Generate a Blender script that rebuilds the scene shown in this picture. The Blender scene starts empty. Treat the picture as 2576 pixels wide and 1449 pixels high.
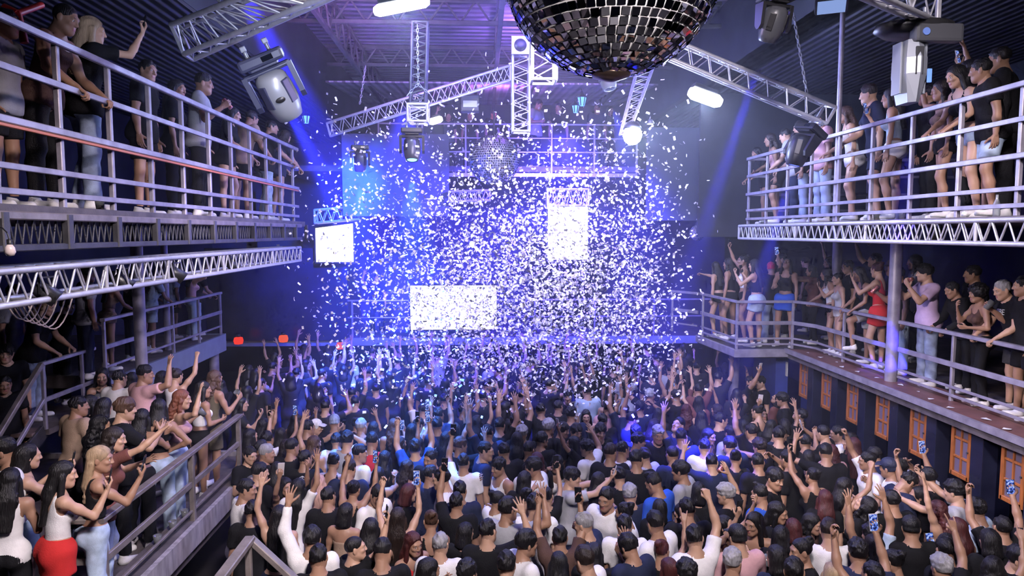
# A crowded night club hall: two tiers of galleries, dance floor, trusses, mirror ball and a burst of paper confetti.
import bpy, bmesh, math, random
import numpy as np
from mathutils import Vector, Matrix, Euler
scene = bpy.context.scene
random.seed(11); RNG = np.random.default_rng(11)
R_ = math.radians

# ------------------------------------------------------------------ camera
FOC = 1720.0                                   # focal length in pixels of the 2576 x 1449 frame
CAM_P = Vector((0, 0, 4.6))
CAM_R = Euler((R_(90 - 4.64), 0, R_(-2.53)), 'XYZ').to_matrix()
cd = bpy.data.cameras.new('camera'); cd.sensor_width = 36; cd.lens = FOC / 2576 * 36; cd.clip_end = 120; cd.clip_start = .05
cam = bpy.data.objects.new('camera', cd); scene.collection.objects.link(cam)
cam.matrix_world = Matrix.Translation(CAM_P) @ CAM_R.to_4x4(); scene.camera = cam

# ------------------------------------------------------------------ render settings, world, exposure
scene.view_settings.view_transform = 'Standard'; scene.view_settings.look = 'None'
scene.view_settings.exposure = 0.0; scene.view_settings.gamma = 1; scene.view_settings.use_curve_mapping = False
cy = scene.cycles
cy.max_bounces = 3; cy.diffuse_bounces = 1; cy.glossy_bounces = 2; cy.transmission_bounces = 3; cy.transparent_max_bounces = 6; cy.volume_bounces = 0
cy.use_adaptive_sampling = True; cy.adaptive_threshold = .08; cy.adaptive_min_samples = 12; cy.sample_clamp_indirect = 4; cy.caustics_reflective = False; cy.caustics_refractive = False
cy.use_denoising = True
world = bpy.data.worlds.new('night'); scene.world = world; world.use_nodes = True
world.node_tree.nodes['Background'].inputs[0].default_value = (.10, .10, .25, 1); world.node_tree.nodes['Background'].inputs[1].default_value = .03

# ------------------------------------------------------------------ lamps of the hall and added fills (those with a visible body get it further down)
def aim(o, target): o.rotation_euler = (Vector(target) - o.location).to_track_quat('-Z', 'Y').to_euler()
def lamp(name, kind, loc, target, energy, col, size=.3, angle=60, blend=.4, sy=None):
    l = bpy.data.lights.new(name, kind); l.energy = energy; l.color = col
    if kind == 'SPOT': l.spot_size = R_(angle); l.spot_blend = blend; l.shadow_soft_size = size
    elif kind == 'AREA':
        l.size = size
        if sy: l.shape = 'RECTANGLE'; l.size_y = sy
    else: l.shadow_soft_size = size
    o = bpy.data.objects.new(name, l); scene.collection.objects.link(o); o.location = loc
    if target is not None: aim(o, target)
    return o
# white and pinkish work lamps over the near half of the floor, above and behind the camera, with added fills marked
lamp('house_lamp_centre', 'SPOT', (.8, 1.2, 8.5), (1.7, 8.2, 1.0), 2900, (1, .89, .96), .35, 92, .5)
lamp('house_lamp_near', 'SPOT', (2.2, .4, 8.0), (1.6, 6.2, 1.0), 520, (1, .88, .95), .3, 95, .6)
lamp('house_lamp_port', 'SPOT', (.2, 2.6, 6.6), (-4.4, 8.0, 1.9), 700, (1, .84, .86), .2, 62, .6)
lamp('balcony_fill_left', 'SPOT', (.4, 6.4, 6.0), (-5.6, 11.0, 2.9), 800, (.86, .74, 1), .15, 50, .7)  # fill added to brighten the far left balcony, no fixture behind it
lamp('balcony_fill_right', 'SPOT', (.6, 4.8, 5.8), (6.5, 9.6, 2.9), 1900, (.98, .84, 1), .2, 58, .6)  # added fill from mid-hall so the right balcony reads brighter
lamp('shutter_fill', 'SPOT', (.8, 5.6, 5.0), (6.0, 9.3, 1.7), 650, (1, .86, .86), .2, 58, .7)  # added to lift the wooden shutters; stands for no hall lamp
lamp('gallery_lamp_right', 'SPOT', (1.2, 4.0, 6.6), (5.4, 8.6, 5.6), 330, (.98, .84, .96), .15, 60, .7)
lamp('gallery_lamp_left', 'SPOT', (1.4, 4.4, 6.4), (-3.6, 7.2, 5.6), 75, (1, .80, .84), .15, 70, .7)
lamp('truss_fill', 'SPOT', (-.5, 3.4, 5.3), (-2.2, 6.8, 7.0), 620, (.62, .68, 1), .1, 52, .7)  # unseen fill added to brighten the top left truss
# purple wash over the middle of the floor; confetti, roof and ball fills added
lamp('wash_violet', 'AREA', (.9, 10.2, 8.2), (.9, 12.5, 1.5), 420, (.20, .15, 1), 1.6)
lamp('confetti_fill_low', 'SPOT', (1.4, 8.6, 8.3), (1.0, 13.4, 1.6), 1200, (.74, .66, 1), .25, 64, .9)  # second added fill, keeps the lower confetti white
lamp('confetti_fill', 'SPOT', (.6, 6.0, 8.2), (1.0, 13.2, 3.2), 2300, (.72, .64, 1), .25, 58, .9)  # added fill that whitens the confetti burst, without a fixture
lamp('roof_fill_violet_left', 'SPOT', (-2.0, 10.8, 7.5), (-1.9, 12.2, 9.1), 900, (.55, .22, 1), .2, 150, .9)  # added violet uplight to tint the roof sheets
lamp('roof_fill_violet_mid', 'SPOT', (1.2, 14.6, 7.9), (1.0, 15.2, 9.1), 700, (.5, .25, 1), .2, 150, .9)  # same added roof tint, farther back
lamp('canopy_fill_violet', 'SPOT', (.4, 17.6, 7.75), (.4, 18.0, 8.5), 160, (.62, .22, 1), .15, 160, .9)  # added uplight colouring the canopy underside
lamp('ball_fill', 'SPOT', (1.6, .6, 5.9), (.9, 4.6, 6.5), 800, (1, .9, .9), .2, 50, .6)  # added fill near the camera to light the ball's grout
lamp('rail_wash_left', 'SPOT', (1.4, 8.0, 6.6), (-3.4, 8.0, 4.9), 130, (.62, .45, 1), .2, 110, .9)
lamp('rail_wash_right', 'SPOT', (.6, 8.6, 6.6), (5.1, 8.6, 4.2), 260, (.66, .5, 1), .2, 120, .9)
# ------------------------------------------------------------------ helpers
def link(o): scene.collection.objects.link(o); return o
def tag(o, label=None, cat=None, group=None, kind=None):
    if label: o['label'] = label
    if cat: o['category'] = cat
    if group: o['group'] = group
    if kind: o['kind'] = kind
    return o
def thing(name, label, cat, loc=(0, 0, 0), group=None, M=None):
    o = bpy.data.objects.new(name, None); link(o); o.empty_display_size = .1
    o.matrix_world = (Matrix.Translation(loc) if M is None else M)
    return tag(o, label, cat, group)
def put_mesh(name, me, parent=None, M=None, color=None):
    o = bpy.data.objects.new(name, me); link(o)
    if parent is not None:
        o.parent = parent
        if M is not None: o.matrix_local = M
    elif M is not None: o.matrix_world = M
    if color is not None: o.color = (*color, 1)
    return o
def P3(px, py, Y):
    """the point at depth Y (along the hall) that the photograph shows at pixel px, py"""
    d = CAM_R @ Vector(((px - 1288) / FOC, -(py - 724.5) / FOC, -1)); return CAM_P + d * (Y / d.y)
def PZ(px, py, z):
    d = CAM_R @ Vector(((px - 1288) / FOC, -(py - 724.5) / FOC, -1)); return CAM_P + d * ((z - CAM_P.z) / d.z)
def PX(px, py, x):
    d = CAM_R @ Vector(((px - 1288) / FOC, -(py - 724.5) / FOC, -1)); return CAM_P + d * ((x - CAM_P.x) / d.x)
def to_px(p):
    q = CAM_R.inverted() @ (Vector(p) - CAM_P); return 1288 + FOC * q.x / -q.z, 724.5 - FOC * q.y / -q.z

class MB:
    """collects solid shapes into one mesh"""
    def __init__(s): s.v = []; s.f = []; s.m = []; s.sm = []
    def add(s, V, F, mi=0, smooth=False):
        n = len(s.v); s.v += [tuple(p) for p in V]; s.f += [tuple(i + n for i in q) for q in F]; s.m += [mi] * len(F); s.sm += [smooth] * len(F); return s
    def frame(s, d):
        d = Vector(d).normalized(); a = Vector((0, 0, 1)) if abs(d.z) < .95 else Vector((0, 1, 0))
        x = d.cross(a).normalized(); return x, x.cross(d), d
    def tube(s, p, q, r, n=10, r2=None, mi=0, cap=True):
        p = Vector(p); q = Vector(q); x, y, d = s.frame(q - p); r2 = r if r2 is None else r2; V = []
        for c, rr in ((p, r), (q, r2)):
            for i in range(n):
                a = 2 * math.pi * i / n; V.append(c + x * rr * math.cos(a) + y * rr * math.sin(a))
        F = [(i, (i + 1) % n, n + (i + 1) % n, n + i) for i in range(n)]
        s.add(V, F, mi, True)
        if cap: s.add(V, [tuple(range(n - 1, -1, -1)), tuple(range(n, 2 * n))], mi)
        return s
    def path(s, pts, r, n=8, mi=0):
        for a, b in zip(pts[:-1], pts[1:]): s.tube(a, b, r, n, mi=mi)
        return s
    def bar(s, p, q, w, h, mi=0, up=None):
        p = Vector(p); q = Vector(q); d = (q - p).normalized(); up = Vector(up or (0, 0, 1))
        if abs(d.dot(up)) > .97: up = Vector((0, 1, 0))
        x = d.cross(up).normalized() * w / 2; y = x.cross(d).normalized() * h / 2
        b = min(w, h) * .14
        prof = [(-1, -1), (1, -1), (1, 1), (-1, 1)]; V = []
        w2, h2 = w / 2, h / 2
        ring = [(-w2 + b, -h2), (w2 - b, -h2), (w2, -h2 + b), (w2, h2 - b), (w2 - b, h2), (-w2 + b, h2), (-w2, h2 - b), (-w2, -h2 + b)]
        xn, yn = x.normalized(), y.normalized()
        for c in (p, q):
            for a, e in ring: V.append(c + xn * a + yn * e)
        F = [(i, (i + 1) % 8, 8 + (i + 1) % 8, 8 + i) for i in range(8)] + [tuple(range(7, -1, -1)), tuple(range(8, 16))]
        return s.add(V, F, mi)
    def box(s, c, sz, mi=0, R=None, b=0.):
        bm = bmesh.new(); bmesh.ops.create_cube(bm, size=1)
        for v in bm.verts: v.co = Vector((v.co.x * sz[0], v.co.y * sz[1], v.co.z * sz[2]))
        if b > 0: bmesh.ops.bevel(bm, geom=bm.edges[:], offset=b, segments=2, affect='EDGES', profile=.6)
        for v in bm.verts: v.co = (R @ v.co if R is not None else v.co) + Vector(c)
        bm.verts.index_update(); s.add([v.co for v in bm.verts], [[v.index for v in f.verts] for f in bm.faces], mi); bm.free(); return s
    def lathe(s, prof, n=24, M=None, mi=0, smooth=True):
        V = []; m = len(prof)
        for i in range(n):
            a = 2 * math.pi * i / n
            for r, z in prof: V.append((M or Matrix()) @ Vector((r * math.cos(a), r * math.sin(a), z)))
        F = [(i * m + j, ((i + 1) % n) * m + j, ((i + 1) % n) * m + j + 1, i * m + j + 1) for i in range(n) for j in range(m - 1)]
        s.add(V, F, mi, smooth)
        return s
    def prism(s, pts, ext, mi=0):
        n = len(pts); e = Vector(ext); V = [Vector(p) for p in pts] + [Vector(p) + e for p in pts]
        return s.add(V, [tuple(range(n - 1, -1, -1)), tuple(range(n, 2 * n))] + [(i, (i + 1) % n, n + (i + 1) % n, n + i) for i in range(n)], mi)
    def mesh(s, name, mats):
        me = bpy.data.meshes.new(name); me.from_pydata(s.v, [], s.f)
        for m in mats if isinstance(mats, (list, tuple)) else [mats]: me.materials.append(m)
        me.polygons.foreach_set('material_index', s.m); me.polygons.foreach_set('use_smooth', s.sm)
        me.update(); 
        bm = bmesh.new(); bm.from_mesh(me); bmesh.ops.recalc_face_normals(bm, faces=bm.faces[:]); bm.to_mesh(me); bm.free()
        return me
    def obj(s, name, mats, parent=None, M=None):
        """vertices are given in world space; under a parent they are stored relative to it"""
        me = s.mesh(name, mats)
        if parent is not None and M is None:
            me.transform(parent.matrix_world.inverted()); return put_mesh(name, me, parent, Matrix())
        return put_mesh(name, me, parent, M)
def struct(name, mb, mats):
    o = mb.obj(name, mats); o['kind'] = 'structure'; return o

# ------------------------------------------------------------------ materials
def mat(name, col=(.5, .5, .5), rough=.5, metal=0., emit=None, estr=0., spec=.5, objcol=False, var=0., vscale=8., bump=0., bscale=60., trans=0., alpha=1., stretch=None, sss=0., sheen=0.):
    m = bpy.data.materials.new(name); m.use_nodes = True; nt = m.node_tree; b = nt.nodes['Principled BSDF']; L = nt.links.new
    b.inputs['Base Color'].default_value = (*col, 1); b.inputs['Roughness'].default_value = rough; b.inputs['Metallic'].default_value = metal
    b.inputs['Specular IOR Level'].default_value = spec
    if sheen: b.inputs['Sheen Weight'].default_value = sheen
    if trans: b.inputs['Transmission Weight'].default_value = trans
    if alpha < 1: b.inputs['Alpha'].default_value = alpha
    if emit: b.inputs['Emission Color'].default_value = (*emit, 1); b.inputs['Emission Strength'].default_value = estr
    src = None
    if objcol:
        oi = nt.nodes.new('ShaderNodeObjectInfo'); src = oi.outputs['Color']
    if var or bump:
        tc = nt.nodes.new('ShaderNodeTexCoord'); co = tc.outputs['Object']
        if stretch:
            mp = nt.nodes.new('ShaderNodeMapping'); mp.inputs['Scale'].default_value = stretch; L(co, mp.inputs['Vector']); co = mp.outputs['Vector']
    if var:
        nz = nt.nodes.new('ShaderNodeTexNoise'); nz.inputs['Scale'].default_value = vscale; nz.inputs['Detail'].default_value = 5; L(co, nz.inputs['Vector'])
        mr = nt.nodes.new('ShaderNodeMapRange'); mr.inputs['From Min'].default_value = .3; mr.inputs['From Max'].default_value = .7
        mr.inputs['To Min'].default_value = 1 - var; mr.inputs['To Max'].default_value = 1 + var; L(nz.outputs['Fac'], mr.inputs['Value'])
        mx = nt.nodes.new('ShaderNodeVectorMath'); mx.operation = 'SCALE'
        if src: L(src, mx.inputs[0])
        else: mx.inputs[0].default_value = col
        L(mr.outputs['Result'], mx.inputs['Scale']); src = mx.outputs[0]
    if src: L(src, b.inputs['Base Color'])
    if bump:
        n2 = nt.nodes.new('ShaderNodeTexNoise'); n2.inputs['Scale'].default_value = bscale; n2.inputs['Detail'].default_value = 4; L(co, n2.inputs['Vector'])
        bp = nt.nodes.new('ShaderNodeBump'); bp.inputs['Strength'].default_value = bump; bp.inputs['Distance'].default_value = .02; L(n2.outputs['Fac'], bp.inputs['Height']); L(bp.outputs['Normal'], b.inputs['Normal'])
    return m
def emission(name, col, s):
    m = bpy.data.materials.new(name); m.use_nodes = True; nt = m.node_tree; nt.nodes.clear()
    e = nt.nodes.new('ShaderNodeEmission'); o = nt.nodes.new('ShaderNodeOutputMaterial'); e.inputs[0].default_value = (*col, 1); e.inputs[1].default_value = s
    nt.links.new(e.outputs[0], o.inputs[0]); return m
def corrugated(name, col, axis, pitch, rough=.6, metal=0.):
    m = mat(name, col, rough, metal, var=.35, vscale=1.3); nt = m.node_tree; b = nt.nodes['Principled BSDF']
    tc = nt.nodes.new('ShaderNodeTexCoord'); wv = nt.nodes.new('ShaderNodeTexWave'); wv.bands_direction = axis; wv.inputs['Scale'].default_value = .314 / pitch
    nt.links.new(tc.outputs['Object'], wv.inputs['Vector']); bp = nt.nodes.new('ShaderNodeBump'); bp.inputs['Strength'].default_value = 1.; bp.inputs['Distance'].default_value = pitch * .35
    nt.links.new(wv.outputs['Fac'], bp.inputs['Height']); nt.links.new(bp.outputs['Normal'], b.inputs['Normal']); return m

ALU = mat('brushed_aluminium', (.55, .55, .6), .36, .45, var=.12, vscale=14, bump=.05)
STEEL = mat('painted_steel_tube', (.35, .325, .385), .45, .4, var=.25, vscale=6, bump=.08)
STEEL_DK = mat('dull_dark_steel', (.07, .068, .075), .5, .4, var=.35, vscale=5, bump=.1)
STEEL_BR = mat('weathered_brown_steel', (.25, .215, .2), .45, .35, var=.3, vscale=7, bump=.12)
BLACK = mat('black_moulded_plastic', (.018, .018, .02), .38, 0, var=.2)
GREYPL = mat('dark_grey_plastic', (.06, .062, .07), .35)
SILVER = mat('silver_grey_casing', (.26, .28, .32), .35, .2)
GRILLE = mat('matt_dark_grille', (.035, .036, .04), .85, 0, spec=.2)
GLASS_DK = mat('dark_lens_glass', (.01, .012, .02), .05, 0, spec=.8)
CLEAR = mat('clear_plastic', (.85, .88, .92), .08, 0, trans=.85)
CONCRETE = mat('worn_concrete', (.2, .19, .19), .7, 0, var=.4, vscale=5, bump=.3, bscale=30)
FLOOR = mat('dark_dance_floor', (.03, .028, .03), .35, 0, var=.4, vscale=2.5)
WALLM = mat('dark_painted_wall', (.03, .032, .045), .7, 0, var=.4, vscale=1.2, bump=.1)
SKIN = mat('skin', (.5, .3, .2), .48, objcol=True, var=.05, vscale=9)
LIPS = mat('lip_skin', (.38, .14, .12), .4)
EYEW = mat('eye_white', (.75, .73, .7), .25)
IRIS = mat('dark_iris_and_brow', (.02, .014, .01), .35)
FABRIC = mat('woven_fabric', (.5, .5, .5), .85, objcol=True, var=.07, vscale=16, bump=.18, bscale=90, spec=.2)
DENIM = mat('washed_denim', (.3, .4, .55), .85, spec=.2, objcol=True, var=.3, vscale=9, bump=.2, bscale=150)
HAIR = mat('hair_strands', (.02, .015, .012), .5, objcol=True, var=.35, vscale=30, bump=.5, bscale=120, stretch=(1, 1, .12))
RUBBER = mat('shoe_sole', (.6, .6, .6), .7)
# ------------------------------------------------------------------ the building
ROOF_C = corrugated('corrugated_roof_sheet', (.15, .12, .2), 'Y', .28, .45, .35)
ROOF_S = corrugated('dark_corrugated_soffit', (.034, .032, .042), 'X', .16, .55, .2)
CANOPY = corrugated('pale_canopy_sheet', (.5, .42, .55), 'X', .2, .45, .1)
PANELM = mat('grey_blue_screen_cloth', (.11, .125, .18), .8, 0, var=.15, vscale=.8)
LEDGE = mat('reddish_brown_ledge', (.16, .07, .06), .4, 0, var=.3, vscale=5, bump=.1)
NAVY = mat('navy_glossy_panel', (.018, .02, .045), .22, 0, var=.25, vscale=3)
MIRROR = mat('smoked_mirror', (.30, .31, .36), .03, 1.)
WOOD = mat('varnished_orange_wood', (.36, .12, .035), .38, 0, var=.3, vscale=6, bump=.12, bscale=30, stretch=(6, 6, .8))
PANE = mat('violet_grey_pane', (.16, .13, .19), .12, 0)
TREAD = mat('brown_stair_tread', (.17, .12, .11), .55, 0, var=.35, vscale=6, bump=.15)
FASCIA = mat('grey_blue_fascia', (.23, .27, .36), .5, 0, var=.1, vscale=4)
STONE = mat('streaked_grey_fascia', (.34, .31, .32), .5, 0, var=.35, vscale=14, bump=.1, stretch=(1, 1, .25))
DECK = mat('worn_deck', (.10, .085, .085), .6, 0, var=.4, vscale=6, bump=.15)

struct('floor', MB().box((.5, 9.5, -.1), (19, 27, .2)), FLOOR)
struct('wall_back', MB().box((.5, 22.9, 4.6), (19, .2, 9.6)), WALLM)
struct('wall_left', MB().box((-8.9, 9.5, 4.6), (.2, 27, 9.6)), WALLM)
struct('wall_right', MB().box((9.9, 9.5, 4.6), (.2, 27, 9.6)), WALLM)
struct('wall_front', MB().box((.5, -3.9, 4.6), (19, .2, 9.6)), WALLM)
# roof: a high middle bay and two low dark side bays
struct('ceiling', MB().box((.7, 9.5, 9.15), (9.0, 27, .1)), ROOF_C)
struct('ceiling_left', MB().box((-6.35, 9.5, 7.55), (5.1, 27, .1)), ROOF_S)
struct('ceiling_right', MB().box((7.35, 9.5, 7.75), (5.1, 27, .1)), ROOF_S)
struct('trim_left', MB().box((-3.82, 9.5, 8.35), (.06, 27, 1.6)), WALLM)
struct('trim_right', MB().box((5.02, 9.5, 8.4), (.44, 27, 1.4)), WALLM)
struct('ceiling_canopy', MB().prism([(-5, 17.2, 8.25), (4.4, 17.2, 8.25), (4.4, 17.2, 8.29), (-5, 17.2, 8.29)], (0, 5.5, .5)), CANOPY)

# open-web roof joists and longitudinal lattice beams
def joist(label, a, b, depth, n):
    t = thing('roof_joist', label, 'joist', (a[0], a[1], a[2]), 'roof joists')
    a = Vector(a); b = Vector(b); dz = Vector((0, 0, -depth))
    MB().bar(a, b, .09, .09).obj('top_chord', STEEL_DK, t); MB().bar(a + dz, b + dz, .09, .08).obj('bottom_chord', STEEL_DK, t)
    m = MB()
    for i in range(n):
        p = a.lerp(b, i / n); q = a.lerp(b, (i + .5) / n) + dz; r = a.lerp(b, (i + 1) / n)
        m.bar(p, q, .035, .035); m.bar(q, r, .035, .035)
    m.obj('web', STEEL_DK, t)
for y, lb in ((8.2, 'dark open web roof joist nearest above the mirror ball'), (13.6, 'dark open web roof joist behind the bright tube lamp'), (17.0, 'dark open web roof joist over the pale canopy edge')):
    joist(lb, (-3.7, y, 9.05), (4.7, y, 9.05), .42, 14)
for x, lb in ((-2.85, 'long dark lattice beam running back left of the tube lamp'), (.35, 'long dark lattice beam running back behind the mirror ball'), (3.5, 'long dark lattice beam running back over the right lamps')):
    joist(lb, (x, 4.5, 9.04), (x, 21.5, 8.95), .62, 22)

# ---- galleries
struct('floor_gallery_left', MB().box((-6.1, 6.9, 4.755), (5.6, 12.2, .09)), DECK)
struct('floor_gallery_right', MB().box((7.42, 7.5, 4.725), (4.8, 11.2, .07)), DECK)
struct('floor_gallery_back', MB().box((-.6, 20.2, 6.22), (9.2, 5.0, .14)), DECK)
struct('floor_balcony_left', MB().box((-7.2, 12.85, 2.3), (3.2, 4.3, .2)), DECK)
struct('trim_1', MB().box((-5.56, 12.6, 2.24), (.06, 4.6, .36)).box((-5.9, 14.93, 2.24), (.7, .06, .36)), FASCIA)
struct('floor_balcony_right', MB().prism([(5.85, 3, 2.36), (5.85, 12.75, 2.36), (4.85, 12.75, 2.36), (4.7, 14.6, 2.36), (9.8, 14.6, 2.36), (9.8, 3, 2.36)], (0, 0, -.16)), DECK)
struct('trim_2', MB().box((6.2, 7.85, 2.372), (.7, 9.6, .02)), LEDGE)
struct('trim_3', MB().box((5.82, 7.87, 2.345), (.05, 9.74, .08)).box((5.34, 12.72, 2.3), (1.06, .05, .15)).bar((4.83, 12.72, 2.3), (4.68, 14.6, 2.3), .05, .15), STEEL)
struct('floor_mezzanine', MB().box((-5.2, 7.1, .9), (3.6, 7.8, .2)), DECK)
struct('trim_4', MB().box((-3.37, 6.5, 1.07), (.06, 6.6, .26)).box((-5.2, 11.0, .95), (3.6, .06, .26)), STONE)
struct('trim_6', MB().box((-3.52, 6.5, 1.1), (.24, 6.56, .22)), DECK)
struct('floor_stage', MB().box((-.2, 19.6, 1.72), (13.5, 3.2, .18)), DECK)
struct('floor_landing', MB().box((-3.1, 3.9, 1.1), (2.4, 3.3, .2)), DECK)

# left gallery edge: dark lattice beam with uprights, under the deck
t = thing('lattice_edge_beam', 'dark steel lattice edge beam under the left upper gallery deck', 'beam', (-3.3, 3, 4.6))
MB().bar((-3.32, 1, 4.72), (-3.32, 12.7, 4.72), .08, .06).obj('top_flange', STEEL_BR, t)
MB().bar((-3.32, 1, 4.49), (-3.32, 12.7, 4.49), .08, .05).obj('bottom_flange', STEEL_DK, t)
m = MB(); y = 1.0
while y < 12.6: m.tube((-3.34, y, 4.51), (-3.34, y + .045, 4.70), .007, 6).tube((-3.34, y + .09, 4.51), (-3.34, y + .045, 4.70), .007, 6); y += .09
m.obj('lacing', STEEL_DK, t)
for i in range(15): MB().bar((-3.30, 2.65 + i * .745, 4.47), (-3.30, 2.65 + i * .745, 4.74), .075, .06, up=(1, 0, 0)).obj('upright', STEEL_DK, t)

def railing(label, pts, bars, posts, cat='railing', m=STEEL, group=None, pw=.045, base=None):
    """bars: [(height above the path, width, height, part name)], posts: positions along the path"""
    pts = [Vector(p) for p in pts]
    t = thing('railing', label, cat, pts[0], group)
    for k, (h, w, hh, nm) in enumerate(bars):
        mb = MB()
        for a, b in zip(pts[:-1], pts[1:]):
            d = (b - a).normalized() * w * .35
            mb.bar(a + Vector((0, 0, h)) - d, b + Vector((0, 0, h)) + d, w, hh)
        mb.obj(nm, m, t)
    top = max(b[0] for b in bars)
    for p in posts:
        p = Vector(p); MB().bar(p + Vector((0, 0, base or 0)), p + Vector((0, 0, top)), pw, pw, up=(1, 0, 0)).obj('post', m, t)
    return t
UP = [(1.28, .05, .055, 'top_rail'), (.95, .03, .05, 'rail_bar'), (.585, .05, .055, 'rail_bar'), (.265, .03, .045, 'rail_bar'), (.09, .03, .045, 'rail_bar')]
t = railing('five-bar steel railing of the left upper gallery', [(-3.3, 1.2, 4.8), (-3.3, 12.55, 4.8)], UP, [(-3.33, 1.91 + i * .745, 4.8) for i in range(15)])
MB().bar((-3.28, 1.2, 5.34), (-3.28, 12.5, 5.34), .03, .022).obj('orange_trim', mat('orange_trim_strip', (.55, .16, .06), .4), t)
railing('five-bar steel railing of the right upper gallery', [(5.05, 1.9, 4.76), (5.05, 12.9, 4.76), (9.6, 12.9, 4.76)], [(1.225, .05, .055, 'top_rail'), (.9, .03, .05, 'rail_bar'), (.56, .05, .055, 'rail_bar'), (.255, .03, .045, 'rail_bar'), (.095, .03, .045, 'rail_bar')],
        [(5.08, 12.9 - i * .823, 4.76) for i in range(14)] + [(6.2, 12.9, 4.76), (7.4, 12.9, 4.76), (8.6, 12.9, 4.76)])
LO = [(.91, .07, .05, 'top_rail'), (.5, .04, .07, 'rail_bar'), (.2, .03, .035, 'rail_bar')]
railing('steel railing round the protruding platform and along the right balcony ledge', [(4.74, 14.5, 2.37), (4.88, 12.78, 2.37), (5.96, 12.78, 2.37), (6.18, 12.3, 2.37), (6.18, 3.2, 2.37)], LO + [(.09, .03, .035, 'rail_bar')],
        [(4.88, 12.8, 2.37), (4.74, 14.4, 2.37), (5.96, 12.78, 2.37)] + [(6.2, 12.72 - i * 1.36, 2.37) for i in range(1, 7)])
railing('steel railing at the far end of the right balcony beyond the platform', [(4.3, 15.2, 2.37), (4.68, 14.6, 2.37)], LO, [(4.3, 15.2, 2.37)])
railing('purple-lit railing on the far left balcony above the grey-blue fascia', [(-5.6, 10.3, 2.4), (-5.6, 14.85, 2.4)], LO, [(-5.6, 10.3 + i * 1.13, 2.4) for i in range(5)])
BR = STEEL_BR
MZ = [(.82, .09, .045, 'top_rail'), (.44, .035, .07, 'rail_bar'), (.12, .03, .03, 'rail_bar')]
railing('brown steel railing along the left mezzanine edge', [(-3.85, 6.1, 1.21), (-3.42, 6.1, 1.21), (-3.42, 9.6, 1.21)], MZ, [(-3.42, 6.12, 1.21), (-3.42, 8.0, 1.21), (-3.42, 9.56, 1.21)], m=BR, pw=.06)
railing('steel railing of the left stair landing where the man in jeans leans', [(-5.94, 9.38, 1.93), (-5.94, 10.62, 1.93)], [(.9, .06, .05, 'top_rail'), (.4, .04, .06, 'rail_bar')], [(-5.94, 9.4, 1.93), (-5.94, 10.3, 1.93)])
t = thing('stair_handrail', 'sloping steel handrail of the stairs at the left edge', 'handrail', (-5.94, 9.38, 1.93))
MB().bar((-5.94, 9.38, 2.83), (-5.94, 7.6, 1.4), .07, .06).obj('top_rail', STEEL_BR, t); MB().bar((-5.94, 9.38, 2.33), (-5.94, 7.6, .95), .045, .05).obj('rail_bar', STEEL, t)
MB().bar((-5.94, 7.7, 1.0), (-5.94, 7.7, 1.45), .05, .05, up=(1, 0, 0)).obj('post', STEEL, t)
t = thing('stair_handrail', 'brown steel handrail with a peak at the bottom edge of the photo', 'handrail', (-1.9, 5.55, 1.2))
a = Vector((-1.92, 5.55, 2.08))
MB().bar(a, (-1.92, 3.4, 2.08), .085, .05).bar(a, (-.62, 5.6, .72), .085, .05).obj('top_rail', BR, t)
for p, q in (((-1.92, 5.5, 1.2), (-1.92, 5.5, 2.06)), ((-1.5, 5.56, .1), (-1.5, 5.56, 1.64)), ((-1.1, 5.58, .1), (-1.1, 5.58, 1.2)), ((-1.92, 4.6, 1.2), (-1.92, 4.6, 2.06))):
    MB().bar(p, q, .05, .05, up=(1, 0, 0)).obj('post', BR, t)
t = thing('stair_flight', 'brown plank stairs rising behind the crowd at the left edge', 'stairs', (-6.6, 8.5, 1.0))
for i in range(7): MB().box((-6.65, 7.75 + i * .26, 1.1 + i * .135), (1.35, .3, .05), b=.006).obj('tread', TREAD, t)
for x in (-5.97, -7.33): MB().bar((x, 7.5, 1.0), (x, 9.4, 1.9), .05, .2).obj('stringer', STEEL_DK, t)
t = thing('stair_flight', 'dark steps going down beside the peaked handrail at the bottom', 'stairs', (-1.5, 5, 0))
for i in range(6): MB().box((-1.78 + i * .21, 4.9, 1.06 - i * .17), (.26, 1.25, .05), b=.006).obj('tread', TREAD, t)
MB().bar((-1.85, 5.5, 1.08), (-.6, 5.5, .06), .05, .2).obj('stringer', STEEL_DK, t)
struct('floor_step', MB().box((-6.9, 10.05, 1.89), (2.0, 1.3, .08)), DECK)

# columns
def column(label, x, y, z0, z1, r, m=STEEL):
    t = tag(MB().tube((x, y, z0), (x, y, z1), r, 20).obj('steel_column', m), label, 'column'); return t
column('round grey steel column in front of the far left balcony', -5.12, 10.4, 0, 4.71, .085, STEEL)
column('slim column behind the truss on the far left balcony', -5.9, 13.0, 2.4, 4.71, .06)
column('round column under the end of the grey-blue fascia', -5.72, 14.7, 0, 2.2, .1)
column('round column supporting the protruding right platform', 5.15, 13.6, 0, 2.2, .1)
column('round grey column on the right balcony beside the lilac shirt', 6.12, 9.85, 2.37, 4.69, .085)
column('round column at the back of the right balcony', 6.9, 13.0, 2.37, 4.69, .09)
column('thin post rising from the right upper railing beside the truss end', 5.12, 9.75, 4.76, 7.7, .035)
column('broad grey pillar at the left edge of the photo', -5.0, 7.02, 0, 2.95, .07)

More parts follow.
